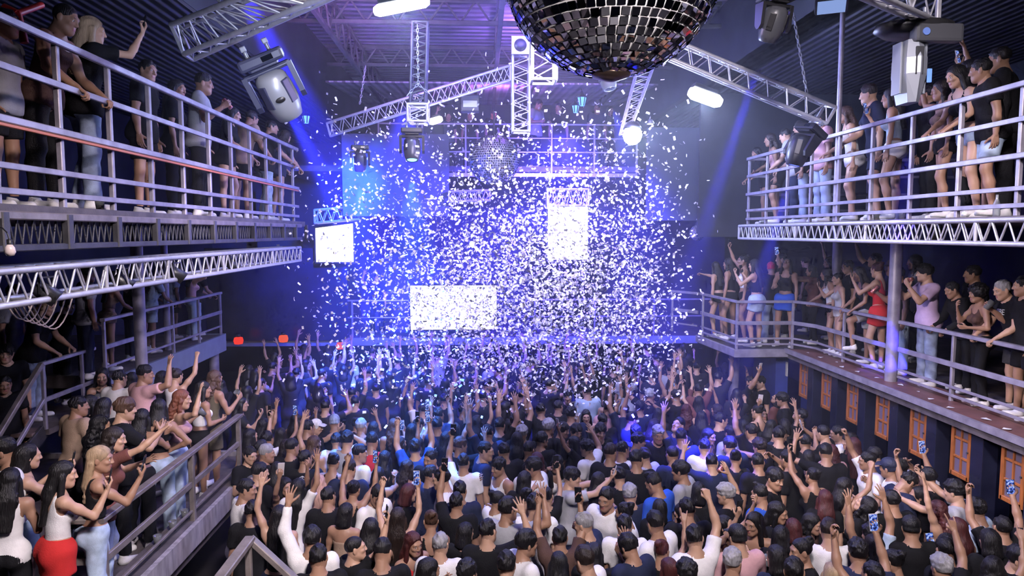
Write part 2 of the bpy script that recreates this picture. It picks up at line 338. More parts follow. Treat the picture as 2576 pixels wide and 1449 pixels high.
# the wall under the right balcony: smoked mirrors, navy pilasters and six wooden shutters
struct('wall_mirrors', MB().box((6.16, 8.4, 1.12), (.06, 8.6, 2.16)), MIRROR)
ys = [12.3, 11.46, 10.62, 9.79, 8.96, 8.12, 7.28]
ords = ['farthest', 'second farthest', 'third farthest', 'third nearest', 'second nearest', 'nearest', 'unseen']
for i, y in enumerate(ys):
    tag(MB().box((6.04, y - .33, 1.1), (.2, .2, 2.19), b=.01).obj('wall_pilaster', NAVY), 'navy pilaster next to the %s wooden shutter' % ords[i], 'pilaster', 'navy pilasters')
    t = thing('wooden_shutter', 'orange wooden six-pane shutter %s from the camera on the mirrored wall' % ords[i], 'shutter', (6.02, y, 1.9), 'wooden shutters')
    z0, z1, w = 1.53, 2.27, .15
    m = MB(); X = 6.0
    for yy in (-w, w): m.bar((X, y + yy, z0), (X, y + yy, z1), .05, .05, up=(1, 0, 0))
    for zz in (z0 + .025, z1 - .025): m.bar((X, y - w, zz), (X, y + w, zz), .05, .06)
    m.bar((X, y, z0), (X, y, z1), .022, .03, up=(1, 0, 0))
    for zz in (z0 + .25, z0 + .49): m.bar((X, y - w, zz), (X, y + w, zz), .025, .03)
    m.prism([(X - .02, y - w, z1 - .03), (X - .02, y - w, z1 - .15), (X - .02, y - .07, z1 - .075), (X - .02, y, z1 - .06), (X - .02, y + .07, z1 - .075), (X - .02, y + w, z1 - .15), (X - .02, y + w, z1 - .03)], (.04, 0, 0))
    m.obj('frame', WOOD, t); MB().box((X + .012, y, (z0 + z1) / 2), (.012, 2 * w, z1 - z0 - .04)).obj('pane', PANE, t)
    MB().tube((X - .04, y - w + .01, z0 + .36), (X - .02, y - w + .01, z0 + .36), .012, 10).obj('knob', STEEL_DK, t)
t = thing('wall_sign', 'small square white sign with a dark mark on the wall below the platform', 'sign', PX(1973, 926, 5.98))
c = PX(1973, 926, 5.98)
MB().box(c, (.02, .28, .28), b=.006).obj('board', mat('sign_white', (.6, .6, .6), .5), t); MB().prism([c + Vector((-.014, .08, -.02)), c + Vector((-.014, -.07, .08)), c + Vector((-.014, -.07, -.09)), c + Vector((-.014, .03, -.05))], (.004, 0, 0)).obj('mark', BLACK, t)
tag(MB().box((5.9, 13.6, 1.1), (.25, 1.1, 2.2)).obj('blue_door_panel', mat('blue_painted_panel', (.04, .06, .3), .5, var=.1)), 'blue door panel below the protruding platform', 'panel')

# back of the hall
struct('wall_screen_right', MB().box((5.3, 17.1, 6.05), (2.35, .1, 2.3)), PANELM)
struct('wall_screen_left', MB().box((-2.1, 17.1, 6.0), (2.6, .1, 2.0)), PANELM)
struct('wall_stage', MB().box((.4, 21.3, 3.4), (14.5, .1, 5.1)), WALLM)
struct('wall_partition', MB().box((-5.3, 17.9, 3.0), (3.6, .1, 2.4)), NAVY)
struct('trim_5', MB().box((-.2, 17.96, 1.74), (13.5, .06, .2)), FASCIA)
struct('wall_right_end', MB().box((7.2, 15.4, 6.1), (4.6, .1, 3.2)), WALLM)
railing('thin steel railing of the far back gallery above the confetti', [(-2.6, 17.7, 6.05), (4.0, 17.7, 6.05)], [(1.3, .04, .04, 'top_rail'), (.95, .03, .03, 'rail_bar'), (.6, .03, .03, 'rail_bar'), (.02, .06, .1, 'rail_bar')], [(-2.6 + i * 1.1, 17.7, 6.05) for i in range(7)])
railing('steel railing along the stage edge behind the confetti', [(-6.6, 18.0, 1.82), (6.2, 18.0, 1.82)], [(1.0, .04, .04, 'top_rail'), (.55, .03, .03, 'rail_bar')], [(-6.6 + i * 1.6, 18.0, 1.82) for i in range(9)])

SCREEN = emission('led_screen_white', (1, .98, 1), 2.6)
def screen(label, x0, x1, y0, y1, Y, sh=0.):
    a = P3(x0, y0, Y); b = P3(x1, y1, Y); t = thing('led_screen', label, 'screen', ((a.x + b.x) / 2, Y, b.z), 'led screens')
    MB().prism([(a.x, Y, a.z - sh), (b.x, Y, a.z), (b.x, Y, b.z), (a.x, Y, b.z)], (0, .02, 0)).obj('display', SCREEN, t)
    MB().prism([(a.x - .04, Y + .022, a.z + .04 - sh), (b.x + .04, Y + .022, a.z + .04), (b.x + .04, Y + .022, b.z - .04), (a.x - .04, Y + .022, b.z - .04)], (0, .12, 0)).obj('housing', BLACK, t)
screen('large white glowing screen low in the centre behind the confetti', 1032, 1249, 719, 828, 17.75)
screen('tall white glowing screen high right of centre', 1379, 1478, 517, 653, 17.5)
screen('squarish white glowing screen hung at the left', 793, 889, 562, 659, 17.6, .12)
CY = emission('cyan_lit_window', (.25, .75, 1), 1.4)
a = P3(805, 688, 18.6); b = P3(845, 722, 18.6)
t = thing('stage_window', 'small cyan lit window below the left screen', 'window', (a.x, 18.6, b.z)); MB().prism([(a.x, 18.6, b.z), (b.x, 18.6, b.z), (b.x, 18.6, a.z), (a.x, 18.6, a.z)], (0, .02, 0)).obj('pane', CY, t)
m = MB(); 
for u in (0, .5, 1): m.bar((a.x + (b.x - a.x) * u, 18.58, b.z), (a.x + (b.x - a.x) * u, 18.58, a.z), .03, .03, up=(1, 0, 0))
m.bar((a.x, 18.58, a.z), (b.x, 18.58, a.z), .03, .03).bar((a.x, 18.58, b.z), (b.x, 18.58, b.z), .03, .03).obj('frame', BLACK, t)
for (px, py, c, lb) in ((600, 857, (1, .05, .03), 'round red glowing lamp under the left stage edge'), (713, 852, (1, .12, .05), 'small red glowing lamp under the stage beside the column'), (858, 870, (1, .15, .12), 'red glowing lamp below the stage left of the screen')):
    c0 = P3(px, py, 17.2); t = thing('red_lamp', lb, 'lamp', c0); MB().lathe([(0, -.1), (.1, -.08), (.12, 0), (.1, .08), (0, .1)], 16, Matrix.Translation(c0)).obj('bulb', emission('red_glow', c, .9), t); MB().lathe([(0, .09), (.06, .1), (.05, .16), (0, .17)], 12, Matrix.Translation(c0)).obj('socket', BLACK, t)
# ------------------------------------------------------------------ lighting rig
def truss(label, A, B, bays, rc=.024, rw=.009, faces=(0, 1, 2, 3), m=ALU, plates=(0, 1)):
    """A, B: the four chord ends (in order round the section) at both ends"""
    A = [Vector(p) for p in A]; B = [Vector(p) for p in B]
    t = thing('lighting_truss', label, 'truss', sum(A, Vector()) / len(A))
    for a, b in zip(A, B): MB().tube(a, b, rc, 12).obj('chord', m, t)
    k = len(A); mb = MB()
    for j in faces:
        j2 = (j + 1) % k
        for i in range(bays):
            u0, u1, u2 = i / bays, (i + .5) / bays, (i + 1) / bays
            p = A[j].lerp(B[j], u0); q = A[j2].lerp(B[j2], u1); r = A[j].lerp(B[j], u2)
            mb.tube(p, q, rw, 6, cap=False).tube(q, r, rw, 6, cap=False)
    mb.obj('bracing', m, t)
    for e in plates:
        E = (A, B)[e]; mb = MB()
        for j in range(k): mb.bar(E[j], E[(j + 1) % k], rc * 1.5, rc * 1.5)
        mb.obj('end_frame', m, t)
    return t
def sect(c, u, w):
    c, u, w = Vector(c), Vector(u), Vector(w); return [c - u - w, c + u - w, c + u + w, c - u + w]

# trusses under both galleries
t = truss('long aluminium truss hung below the left upper gallery', sect((-3.35, 1.6, 4.225), (0, 0, .115), (.16, 0, 0)), sect((-3.35, 12.2, 4.225), (0, 0, .115), (.16, 0, 0)), 46)
for y in (4.6, 5.95, 7.1, 8.6, 10.6): MB().tube((-3.19, y, 4.11), (-3.19, y, 4.34), .016, 8).obj('upright', ALU, t)
t = truss('long aluminium truss along the front of the right upper gallery', sect((4.87, 2.2, 4.605), (0, 0, .108), (.12, 0, 0)), sect((4.87, 12.45, 4.605), (0, 0, .115), (.13, 0, 0)), 50)
for y in (4.7, 6.4, 8.3, 10.2, 12.0): MB().tube((4.75, y, 4.5), (4.75, y, 4.71), .018, 8).obj('upright', ALU, t)
# the truss at the top left, coming towards the camera
truss('big box truss at the top left carrying the large moving head', [P3(463, 136, 7.6), P3(430, 62, 7.6), P3(452, 72, 8.0), P3(485, 150, 7.95)],
      [P3(975, -72, 5.7), P3(760, -67, 5.7), P3(742, -50, 6.0), P3(985, -72, 6.0)], 9, .027, .0095, plates=(0,))
# the inclined trusses of the ring
def flat_truss(label, a0, a1, b0, b1, Ya, Yb, dep, bays, rc=.022, plates=(0, 1)):
    """two visible chords a (upper) and b (lower) given at both ends, and the same again behind them"""
    A = [P3(*b0, Ya), P3(*a0, Ya)]; B = [P3(*b1, Yb), P3(*a1, Yb)]; d = Vector((0, dep, dep * .25))
    return truss(label, A + [A[1] + d, A[0] + d], B + [B[1] + d, B[0] + d], bays, rc, .009, plates=plates)
flat_truss('inclined aluminium truss on the left rising to the middle', (822, 310), (1284, 165), (831, 343), (1284, 202), 13.2, 12.4, .3, 15)
flat_truss('inclined aluminium truss on the right dropping to the right gallery', (1655, 83), (2103, 270), (1640, 127), (2079, 311), 9.4, 9.3, .32, 9, .026)
def upright(label, px, y0, y1, w, Y, bays, dx=0., m=ALU):
    a = P3(px, y1, Y); b = P3(px + dx, y0, Y); h = w / FOC * Y / 2 - .02
    return truss(label, sect(a, (h, 0, 0), (0, h, 0)), sect(b, (h, 0, 0), (0, h, 0)), bays, .021, .0085, m=m)
t = upright('narrow upright truss with a square plate on top in the middle', 1310, 137, 332, 46, 11.9, 6)
p = P3(1309, 114, 11.7); m = MB().box(p, (.3, .04, .3), b=.004); m.obj('base_plate', SILVER, t)
MB().lathe([(0, -.004), (.095, -.004), (.105, .0), (.095, .02), (0, .02)], 28, Matrix.Translation(p + Vector((0, -.02, 0))) @ Matrix.Rotation(R_(90), 4, 'X')).obj('plate_hole', BLACK, t)
upright('upright truss hanging just left of the mirror ball', 1367, -60, 205, 66, 8.6, 4)
upright('dark ladder-like upright truss behind the chain left of centre', 1052, 60, 262, 42, 11.4, 9, dx=6, m=STEEL_DK)
t = upright('short square truss end hanging over the cyan moving head', 1052, 266, 308, 54, 10.9, 1)
truss('slim truss slanting down to the round white lamp', sect(P3(1622, 175, 12.2), (.14, 0, .02), (0, .1, 0)), sect(P3(1572, 335, 10.75), (.07, 0, .02), (0, .08, 0)), 8, .014, .006)
truss('truss corner at the top right above the large fixture', sect(P3(2327, 10, 6.5), (0, 0, .15), (.165, .05, 0)), sect(P3(2120, -90, 5.4), (0, 0, .15), (.165, .05, 0)), 4, .028)
truss('short bright truss above the left screen', sect(P3(795, 545, 17.4), (0, 0, .16), (0, .15, 0)), sect(P3(905, 535, 17.4), (0, 0, .16), (0, .15, 0)), 5, .03, .015)
truss('short bright truss under the small mirror ball', sect(P3(1130, 495, 17.0), (0, 0, .12), (0, .12, 0)), sect(P3(1232, 492, 17.0), (0, 0, .12), (0, .12, 0)), 5, .03, .016)
truss('bright truss over the tall right screen', sect(P3(1376, 497, 17.2), (0, 0, .2), (0, .15, 0)), sect(P3(1478, 497, 17.2), (0, 0, .2), (0, .15, 0)), 5, .03, .016)

def chain(label, p, q, link=.055, r=.006):
    p, q = Vector(p), Vector(q); d = (q - p); n = max(3, int(d.length / link)); x, y, dn = MB().frame(d); m = MB()
    for i in range(n):
        c = p.lerp(q, (i + .5) / n); s = x if i % 2 else y; hl = d.length / n * .62; hw = .42 * hl; V = []
        ring = [c + dn * hl * math.cos(a) + s * hw * math.sin(a) for a in [2 * math.pi * j / 8 for j in range(8)]]
        for j in range(8): m.tube(ring[j], ring[(j + 1) % 8], r, 5, cap=False)
    return tag(m.obj('hanging_chain', SILVER), label, 'chain')
chain('steel chain holding up the right inclined truss', P3(1995, 30, 9.5), P3(2032, 246, 9.4), .06, .008)
chain('steel chain holding the square truss end left of centre', P3(1050, 62, 10.9), P3(1052, 212, 10.9))
chain('left leg of the chain bridle over the square truss end', P3(1052, 212, 10.9), P3(1024, 240, 10.9)); chain('right leg of the chain bridle over the square truss end', P3(1052, 212, 10.9), P3(1082, 238, 10.9))
chain('thin pale chain hanging over the left inclined truss', P3(920, 165, 13), P3(905, 262, 13))
tag(chain('wrapped chain where the top left truss hangs', P3(545, -12, 7.2), P3(560, 28, 7.1), .04, .008), None)

# ---- moving heads
BLUE_GREY = mat('blue_grey_plastic', (.04, .045, .09), .35)
BLUE_LENS = emission('blue_lens', (.08, .12, 1), 6.); CYAN_LENS = emission('cyan_lens', (.15, .6, 1), 5.)
def moving_head(label, pos, s, hang, direc, lens, body=BLACK, shell=SILVER, axis=None, badge=False):
    """pos: middle of the base; hang: direction of the yoke away from the base; direc: where the head points; s: overall size"""
    hang = Vector(hang).normalized(); direc = Vector(direc).normalized()
    ax = hang.cross(direc); ax = Vector((1, 0, 0)) if ax.length < .05 else ax.normalized()
    if axis is not None:
        ax = Vector(axis); ax = (ax - hang * ax.dot(hang)).normalized(); direc = (direc - ax * direc.dot(ax)).normalized()
    y = ax.cross(hang); Rb = Matrix((ax, y, hang)).transposed(); M = lambda R, c: Matrix.Translation(c) @ R.to_4x4()
    t = thing('moving_head_light', label, 'stage light', pos, M=Matrix.Translation(pos))
    B = M(Rb, Vector(pos))
    mb = MB().box((0, 0, 0), (s * .8, s * .62, s * .2), b=s * .05); mb.box((0, 0, s * .12), (s * .5, s * .5, s * .06), b=s * .02); put_ = lambda mb, n, mt, X, under=None: put_mesh(n, mb.mesh(n, mt), t, t.matrix_world.inverted() @ X) if not under else put_mesh(n, mb.mesh(n, mt), under, Matrix())
    base = put_(mb, 'base', body, B)
    lcd = MB().box((s * .12, -s * .315, 0), (s * .2, s * .01, s * .09), b=s * .004); put_(lcd, 'display', GLASS_DK, B, base)
    for x in (-.2, .2): put_(MB().tube((x * s, 0, -s * .1), (x * s, 0, -s * .22), s * .035).box((x * s, 0, -s * .26), (s * .1, s * .13, s * .1), b=s * .02), 'clamp', SILVER, B, base)
    yk = MB()
    yk.box((0, 0, s * .2), (s * .86, s * .3, s * .1), b=s * .04)
    for x in (-1, 1): yk.prism([(x * s * .37, -s * .17, s * .18), (x * s * .37, s * .17, s * .18), (x * s * .37, s * .13, s * .72), (x * s * .37, s * .04, s * .82), (x * s * .37, -s * .04, s * .82), (x * s * .37, -s * .13, s * .72)], (x * s * .09, 0, 0))
    put_(yk, 'yoke', body, B)
    hc = Vector(pos) + hang * s * .62
    z = direc; yy = z.cross(ax).normalized(); Rh = Matrix((ax, yy, z)).transposed(); H = M(Rh, hc)
    hd = MB().lathe([(0, -s * .42), (s * .18, -s * .41), (s * .27, -s * .33), (s * .31, -s * .12), (s * .315, s * .12), (s * .28, s * .3), (s * .23, s * .46), (s * .21, s * .47), (s * .2, s * .44), (0, s * .43)], 28)
    head = put_(hd, 'head', shell, H)
    for k in range(4):
        st = MB()
        R4 = Matrix.Rotation(R_(45 + 90 * k), 3, 'Z'); st.box(R4 @ Vector((s * .3, 0, -s * .05)), (s * .05, s * .16, s * .42), R=R4, b=s * .015)
        put_(st, 'vent_cover', body, H, head)
    put_(MB().lathe([(0, 0), (s * .17, 0), (s * .185, -s * .02), (0, -s * .03)], 24, Matrix.Translation((0, 0, s * .455))), 'lens', lens, H, head)
    if badge:
        put_(MB().lathe([(0, .004), (s * .085, .004), (s * .09, 0), (0, 0)], 24, Matrix.Translation((0, s * .325, s * .02)) @ Matrix.Rotation(R_(-90), 4, 'X') @ Matrix.Diagonal((1, .55, 1, 1))), 'badge', BLACK, H, head)
    return hc, direc
def beam(name, c, d, e, col, ang, size=.05, off=.5):
    o = lamp(name, 'SPOT', Vector(c) + Vector(d) * off, Vector(c) + Vector(d) * 9, e, col, size, ang, .25); return o
p0 = P3(657, 150, 7.0); q0 = P3(694, 222, 7.1); q1 = P3(735, 330, 7.25)
hc, d = moving_head('large moving head on the top left truss sending a blue beam down', p0, .56, q0 - p0, q1 - q0 + Vector((0, .12, 0)), BLUE_LENS, body=BLUE_GREY, shell=SILVER, axis=(1, .25, 0), badge=True); beam('blue_beam_left', hc, (P3(880, 560, 11.5) - hc).normalized(), 110000, (.02, .025, 1), 8)
p0 = P3(2040, 330, 9.0); hc, d = moving_head('black moving head clamped under the right inclined truss', p0, .46, P3(2010, 375, 9.0) - p0, Vector((-.22, .12, -1)), BLUE_LENS, shell=BLACK); beam('blue_beam_right', hc, d, 22000, (.03, .035, 1), 12)
p0 = P3(1036, 330, 10.8); hc, d = moving_head('moving head with a cyan glow hanging straight down left of centre', p0, .42, (0, 0, -1), Vector((.02, -.25, -1)), CYAN_LENS, shell=GREYPL); beam('cyan_beam_centre', hc, d, 6000, (.04, .2, 1), 40)
p0 = P3(1951, -5, 7.5); hc, d = moving_head('grey moving head cut by the top edge sending a thin blue beam', p0, .42, (-.05, .05, -1), Vector((-.16, .5, -1)), BLUE_LENS, shell=GREYPL); beam('blue_beam_top', hc, d, 65000, (.03, .03, 1), 7)
p0 = P3(1528, 150, 10.5); hc, d = moving_head('blue-lit moving head just below the mirror ball', p0, .42, (0, 0, -1), Vector((.2, -.2, -1)), GLASS_DK, shell=GREYPL); beam('blue_beam_ball', hc, d, 9000, (.03, .03, 1), 22)
p0 = P3(905, 372, 13.6); hc, d = moving_head('small moving head in blue haze below the left inclined truss', p0, .42, (0, 0, -1), Vector((-.05, .2, -1)), GLASS_DK, shell=GREYPL); beam('blue_beam_far', hc, d, 11000, (.04, .12, 1), 40)
# blue and cyan lights of the stage side; the floods are added, without fixtures
lamp('blue_backlight_high', 'SPOT', P3(590, -60, 7.9), P3(900, 540, 14.5), 150000, (.02, .02, 1), .08, 12, .5)
lamp('blue_beam_right_gallery', 'SPOT', P3(2300, 270, 6.5), P3(2255, 640, 8.2), 16000, (.05, .03, 1), .04, 8, .3)
lamp('blue_fill_left', 'SPOT', P3(880, 400, 13.5), P3(905, 560, 17), 16000, (.02, .045, 1), .12, 70, .8)  # added to turn the left haze blue
lamp('cyan_fill_left', 'SPOT', P3(960, 340, 14.8), P3(890, 480, 17), 2000, (.04, .25, 1), .1, 40, .9)  # added for the cyan core of the left blue glow
lamp('blue_fill_floor', 'SPOT', (-1.5, 13.5, 7.0), (-1.2, 14.5, 0), 13000, (.025, .025, 1), .15, 75, .8)  # added blue for the haze over the floor
lamp('blue_fill_stage', 'SPOT', (1.8, 14.5, 6.6), (1.5, 20, 2.5), 15000, (.05, .03, 1), .15, 110, .8)  # added blue for the haze around the stage
for i, (px, py, e) in enumerate(((1130, 1210, 190), (1560, 1330, 190), (1630, 1120, 150), (1470, 1050, 150), (1650, 1240, 130), (2140, 1430, 90), (1060, 1090, 110), (1450, 1170, 90))):
    c = PZ(px, py, 1.6); lamp('floor_spot_blue', 'SPOT', c + Vector((-.6, 3.6, 4.3)), c, e * 2.2, (.04, .06, 1), .05, 13, .6)

# ---- big fixture at the top right (flat round base, long angular body)
c = P3(2300, 72, 6.6); t = thing('hanging_projector_light', 'big dark fixture with a silver angular body under the top right truss corner', 'stage light', c)
MB().lathe([(0, .06), (.2, .06), (.36, .03), (.38, -.02), (.3, -.07), (0, -.07)], 32, Matrix.Translation(c) @ Matrix.Diagonal((1, .7, 1, 1))).obj('base', BLACK, t)
MB().box(c + Vector((.09, -.2, -.1)), (.46, .12, .17), b=.03).obj('control_box', GREYPL, t)
MB().tube(c + Vector((-.05, -.27, -.1)), c + Vector((-.05, -.25, -.1)), .035, 16).obj('knob', mat('blue_knob', (.12, .2, .5), .3), t)
MB().tube(c + Vector((-.03, 0, .06)), c + Vector((-.03, 0, .2)), .02).tube(c + Vector((.1, 0, .06)), c + Vector((.1, 0, .2)), .02).box(c + Vector((-.03, 0, .12)), (.07, .07, .06), b=.01).box(c + Vector((.1, 0, .12)), (.07, .07, .06), b=.01).obj('clamp', SILVER, t)
m = MB(); w0 = P3(2290, 105, 6.5); w1 = P3(2282, 262, 6.5)
def sl(pt, w, d): return [pt + Vector((-w, -d, 0)), pt + Vector((0, -d * 1.5, 0)), pt + Vector((w, -d, 0)), pt + Vector((w, d, 0)), pt + Vector((-w, d, 0))]
secs = [sl(w0, .07, .08), sl(w0.lerp(w1, .3), .1, .12), sl(w0.lerp(w1, .55), .1, .12), sl(w1, .055, .09)]
V = [p for s_ in secs for p in s_]; F = [(5 * i + j, 5 * i + (j + 1) % 5, 5 * i + 5 + (j + 1) % 5, 5 * i + 5 + j) for i in range(3) for j in range(5)] + [(4, 3, 2, 1, 0), (15, 16, 17, 18, 19)]
m.add(V, F).obj('body', SILVER, t)
q = w0.lerp(w1, .36); MB().box(q + Vector((0, -.155, 0)), (.075, .02, .26), b=.01).obj('side_panel', GRILLE, t)
for x in (-1, 1): MB().bar(w0 + Vector((x * .12, .0, -.02)), w1.lerp(w0, .15) + Vector((x * .115, 0, 0)), .02, .14, up=(0, 1, 0)).obj('yoke_arm', SILVER, t)
MB().box(P3(2338, 190, 6.55), (.04, .02, .13), b=.004).obj('display', mat('blue_display', (.1, .2, .5), .3, emit=(.2, .4, 1), estr=.6), t)

# ---- white lamps
LAMPW = emission('lamp_tube_white', (.80, .87, 1), 12.)
def lamp_body(name, label, a, b, r, e, m=LAMPW, col=(.5, .6, 1), size=.12, cap=True, spot=None):
    a, b = Vector(a), Vector(b); t = thing(name, label, 'lamp', (a + b) / 2)
    d = (b - a).normalized()
    MB().tube(a, b, r, 16).lathe([(0, r * .9), (r * .6, r * .75), (r, 0)], 16, Matrix.Translation(b) @ MB_rot(d)).lathe([(0, r * .9), (r * .6, r * .75), (r, 0)], 16, Matrix.Translation(a) @ MB_rot(-d)).obj('tube', m, t)
    u = Vector((0, .3, 1)).normalized() * r
    MB().bar(a + u * 1.25, b + u * 1.25, r * 2.4, r * .6).obj('housing', BLACK, t)
    c = (a + b) / 2 + Vector((0, 0, -r * 1.6)); lamp(name + '_light', 'POINT', c, None, e, col, r)
    return t
def MB_rot(d): return Vector(d).to_track_quat('Z', 'Y').to_matrix().to_4x4()
lamp_body('tube_lamp', 'long bright white tube lamp at the top left of centre', P3(952, 27, 10.2), P3(1068, 4, 10.2), .085, 260)
lamp_body('tube_lamp', 'bright white lamp right of the mirror ball', P3(1745, 234, 11.5), P3(1803, 255, 11.5), .11, 300)
lamp_body('tube_lamp', 'small bright lamp beside the hanging square truss end', P3(1086, 306, 12.0), P3(1106, 300, 12.0), .06, 110)
c = P3(1591, 340, 10.6); t = thing('round_lamp', 'round dazzling white lamp hanging right of centre', 'lamp', c)
MB().lathe([(0, -.15), (.06, -.14), (.12, -.09), (.15, 0), (.12, .09), (.06, .14), (0, .15)], 24, Matrix.Translation(c)).obj('bulb', LAMPW, t)
MB().lathe([(.0, .2), (.08, .2), (.13, .13), (.15, .09), (.13, .1), (0, .16)], 20, Matrix.Translation(c)).obj('housing', BLACK, t); lamp('round_lamp_light', 'POINT', c + Vector((0, -.25, -.1)), None, 360, (.5, .6, 1), .15)
c = P3(1636, 312, 11.2); t = thing('pendant_lamp', 'small round pendant lamp above right of the dazzling lamp', 'lamp', c)
MB().lathe([(0, 0), (.05, 0), (.055, .02), (0, .03)], 16, Matrix.Translation(c)).obj('bulb', LAMPW, t); MB().lathe([(.055, 0), (.07, .01), (.03, .07), (0, .08)], 16, Matrix.Translation(c)).obj('shade', GREYPL, t)
c = P3(2092, 2, 7.2); t = thing('flood_light', 'black flood light box at the top edge throwing haze', 'lamp', c)
Rf = Matrix.Rotation(R_(-25), 3, 'Z') @ Matrix.Rotation(R_(-20), 3, 'X')
MB().box(c, (.32, .26, .14), R=Rf, b=.02).obj('housing', BLACK, t); MB().box(c + Rf @ Vector((0, .0, -.075)), (.27, .2, .01), R=Rf).obj('glass', emission('flood_glass', (.35, .5, 1), .7), t)
lamp('flood_light_lamp', 'SPOT', c + Rf @ Vector((0, 0, -.1)), c + Vector((.25, 1.2, -1.5)), 330, (.25, .35, 1), .08, 80, .9)
c = P3(1183, 262, 13); t = thing('stage_monitor', 'black box fixture with a pale face behind the inclined truss', 'stage light', c)
MB().box(c, (.34, .25, .3), b=.02).obj('housing', BLACK, t); MB().box(c + Vector((0, -.13, -.02)), (.26, .02, .12), b=.004).obj('face', SILVER, t)
LANT = emission('lantern_glow', (.08, .22, 1), 4.)
for px, py, Y, h, lb in ((1464, 250, 17.3, .42, 'blue glowing lantern, the upper of the pair below the mirror ball'), (1448, 270, 17.0, .34, 'blue glowing lantern, the lower of the pair below the mirror ball'), (1791, 320, 16.8, .3, 'blue glowing lantern, left of the pair near the right panel'),
                         (1829, 310, 16.8, .3, 'blue glowing lantern, right of the pair near the right panel'), (770, 296, 16.5, .34, 'blue glowing lantern beside the large moving head')):
    c = P3(px, py, Y); t = thing('lantern', lb, 'lantern', c, 'blue lanterns')
    X = Matrix.Translation(c) @ Matrix.Scale(h, 4)
    MB().lathe([(0, -.4), (.16, -.38), (.27, .1), (.0, .12)], 6, X, smooth=False).obj('glass', LANT, t)
    m = MB().lathe([(.36, .1), (.3, .16), (.1, .38), (.05, .5), (0, .52)], 6, X, smooth=False)
    for k in range(6):
        a = 2 * math.pi * k / 6; m.tube(X @ Vector((.17 * math.cos(a), .17 * math.sin(a), -.38)), X @ Vector((.28 * math.cos(a), .28 * math.sin(a), .1)), .012, 6)
    m.tube(X @ Vector((0, 0, .5)), X @ Vector((0, .5, .75)), .012, 6).obj('frame', BLACK, t)
c = P3(25, 628, 4.2); t = thing('light_bulb', 'unlit bulb hanging on a wire at the left edge', 'bulb', c)
MB().lathe([(0, -.04), (.02, -.036), (.03, -.015), (.026, .012), (.014, .03), (0, .032)], 18, Matrix.Translation(c)).obj('glass', mat('frosted_bulb', (.6, .5, .48), .2), t)
MB().lathe([(.014, .03), (.015, .06), (0, .065)], 12, Matrix.Translation(c)).obj('socket', BLACK, t)
MB().path([c + Vector((0, 0, .06)), c + Vector((-.01, 0, .1)), c + Vector((-.05, .02, .13)), c + Vector((-.12, .04, .14)), c + Vector((-.3, .1, .16))], .004).obj('wire', BLACK, t)

# ---- mirror balls
def mirror_ball(label, c, Rb, rows, cap=True):
    t = thing('mirror_ball', label, 'mirror ball', c)
    MB().lathe([(0 if i in (0, 24) else Rb * .988 * math.sin(math.pi * i / 24), -Rb * .988 * math.cos(math.pi * i / 24)) for i in range(25)], 48, Matrix.Translation(c)).obj('core', mat('ball_grout', (.85, .82, .84), .5, 0), t)
    V = []; F = []
    rg = np.random.default_rng(5)
    for i in range(1, rows - 1):
        la = -math.pi / 2 + math.pi * (i + .5) / rows; dl = math.pi / rows; n = max(6, int(round(2 * math.pi * math.cos(la) / dl))); off = rg.random() * 6.28
        for j in range(n):
            lo = off + 2 * math.pi * j / n; dlo = 2 * math.pi / n
            nrm = Vector((math.cos(la) * math.cos(lo), math.cos(la) * math.sin(lo), math.sin(la)))
            e = Vector((-math.sin(lo), math.cos(lo), 0)); u = nrm.cross(e)
            jt = (e * rg.normal(0, .11) + u * rg.normal(0, .11)); n2 = (nrm + jt).normalized(); e2 = (e - n2 * e.dot(n2)).normalized(); u2 = n2.cross(e2)
            hw = .405 * dlo * math.cos(la) * Rb; hh = .405 * dl * Rb; p = c + nrm * Rb
            k = len(V)
            V += [p + e2 * a * hw + u2 * b * hh for a, b in ((-1, -1), (1, -1), (1, 1), (-1, 1))]
            V += [p - nrm * Rb * .014 + e2 * a * hw + u2 * b * hh for a, b in ((-1, -1), (1, -1), (1, 1), (-1, 1))]
            F += [(k, k + 1, k + 2, k + 3)] + [(k + 4 + a, k + 4 + (a + 1) % 4, k + (a + 1) % 4, k + a) for a in range(4)]
    MB().add(V, F).obj('mirror_tiles', mat('mirror_glass', (.82, .82, .86), .02, 1.), t)
    MB().lathe([(0, -Rb * 1.045), (Rb * .05, -Rb * 1.04), (Rb * .17, -Rb * 1.0), (Rb * .19, -Rb * .975), (0, -Rb * .96)], 28, Matrix.Translation(c)).obj('bottom_cap', mat('dull_bronze', (.16, .11, .09), .35, .8), t)
    MB().tube(c + Vector((0, 0, Rb)), c + Vector((0, 0, Rb + .5)), .02).obj('hanger', STEEL_DK, t)
cb = P3(1540, -88, 4.6); RB = 248 / FOC * (cb - CAM_P).length * .995
mirror_ball('huge mirror ball of square tiles hanging at the top centre', cb, RB, 38)
mirror_ball('small mirror ball hanging in the haze left of centre', P3(1243, 402, 14.6), .53, 34)
mirror_ball('tiny mirror ball near the right dark panel', P3(1754, 586, 16.5), .19, 16)
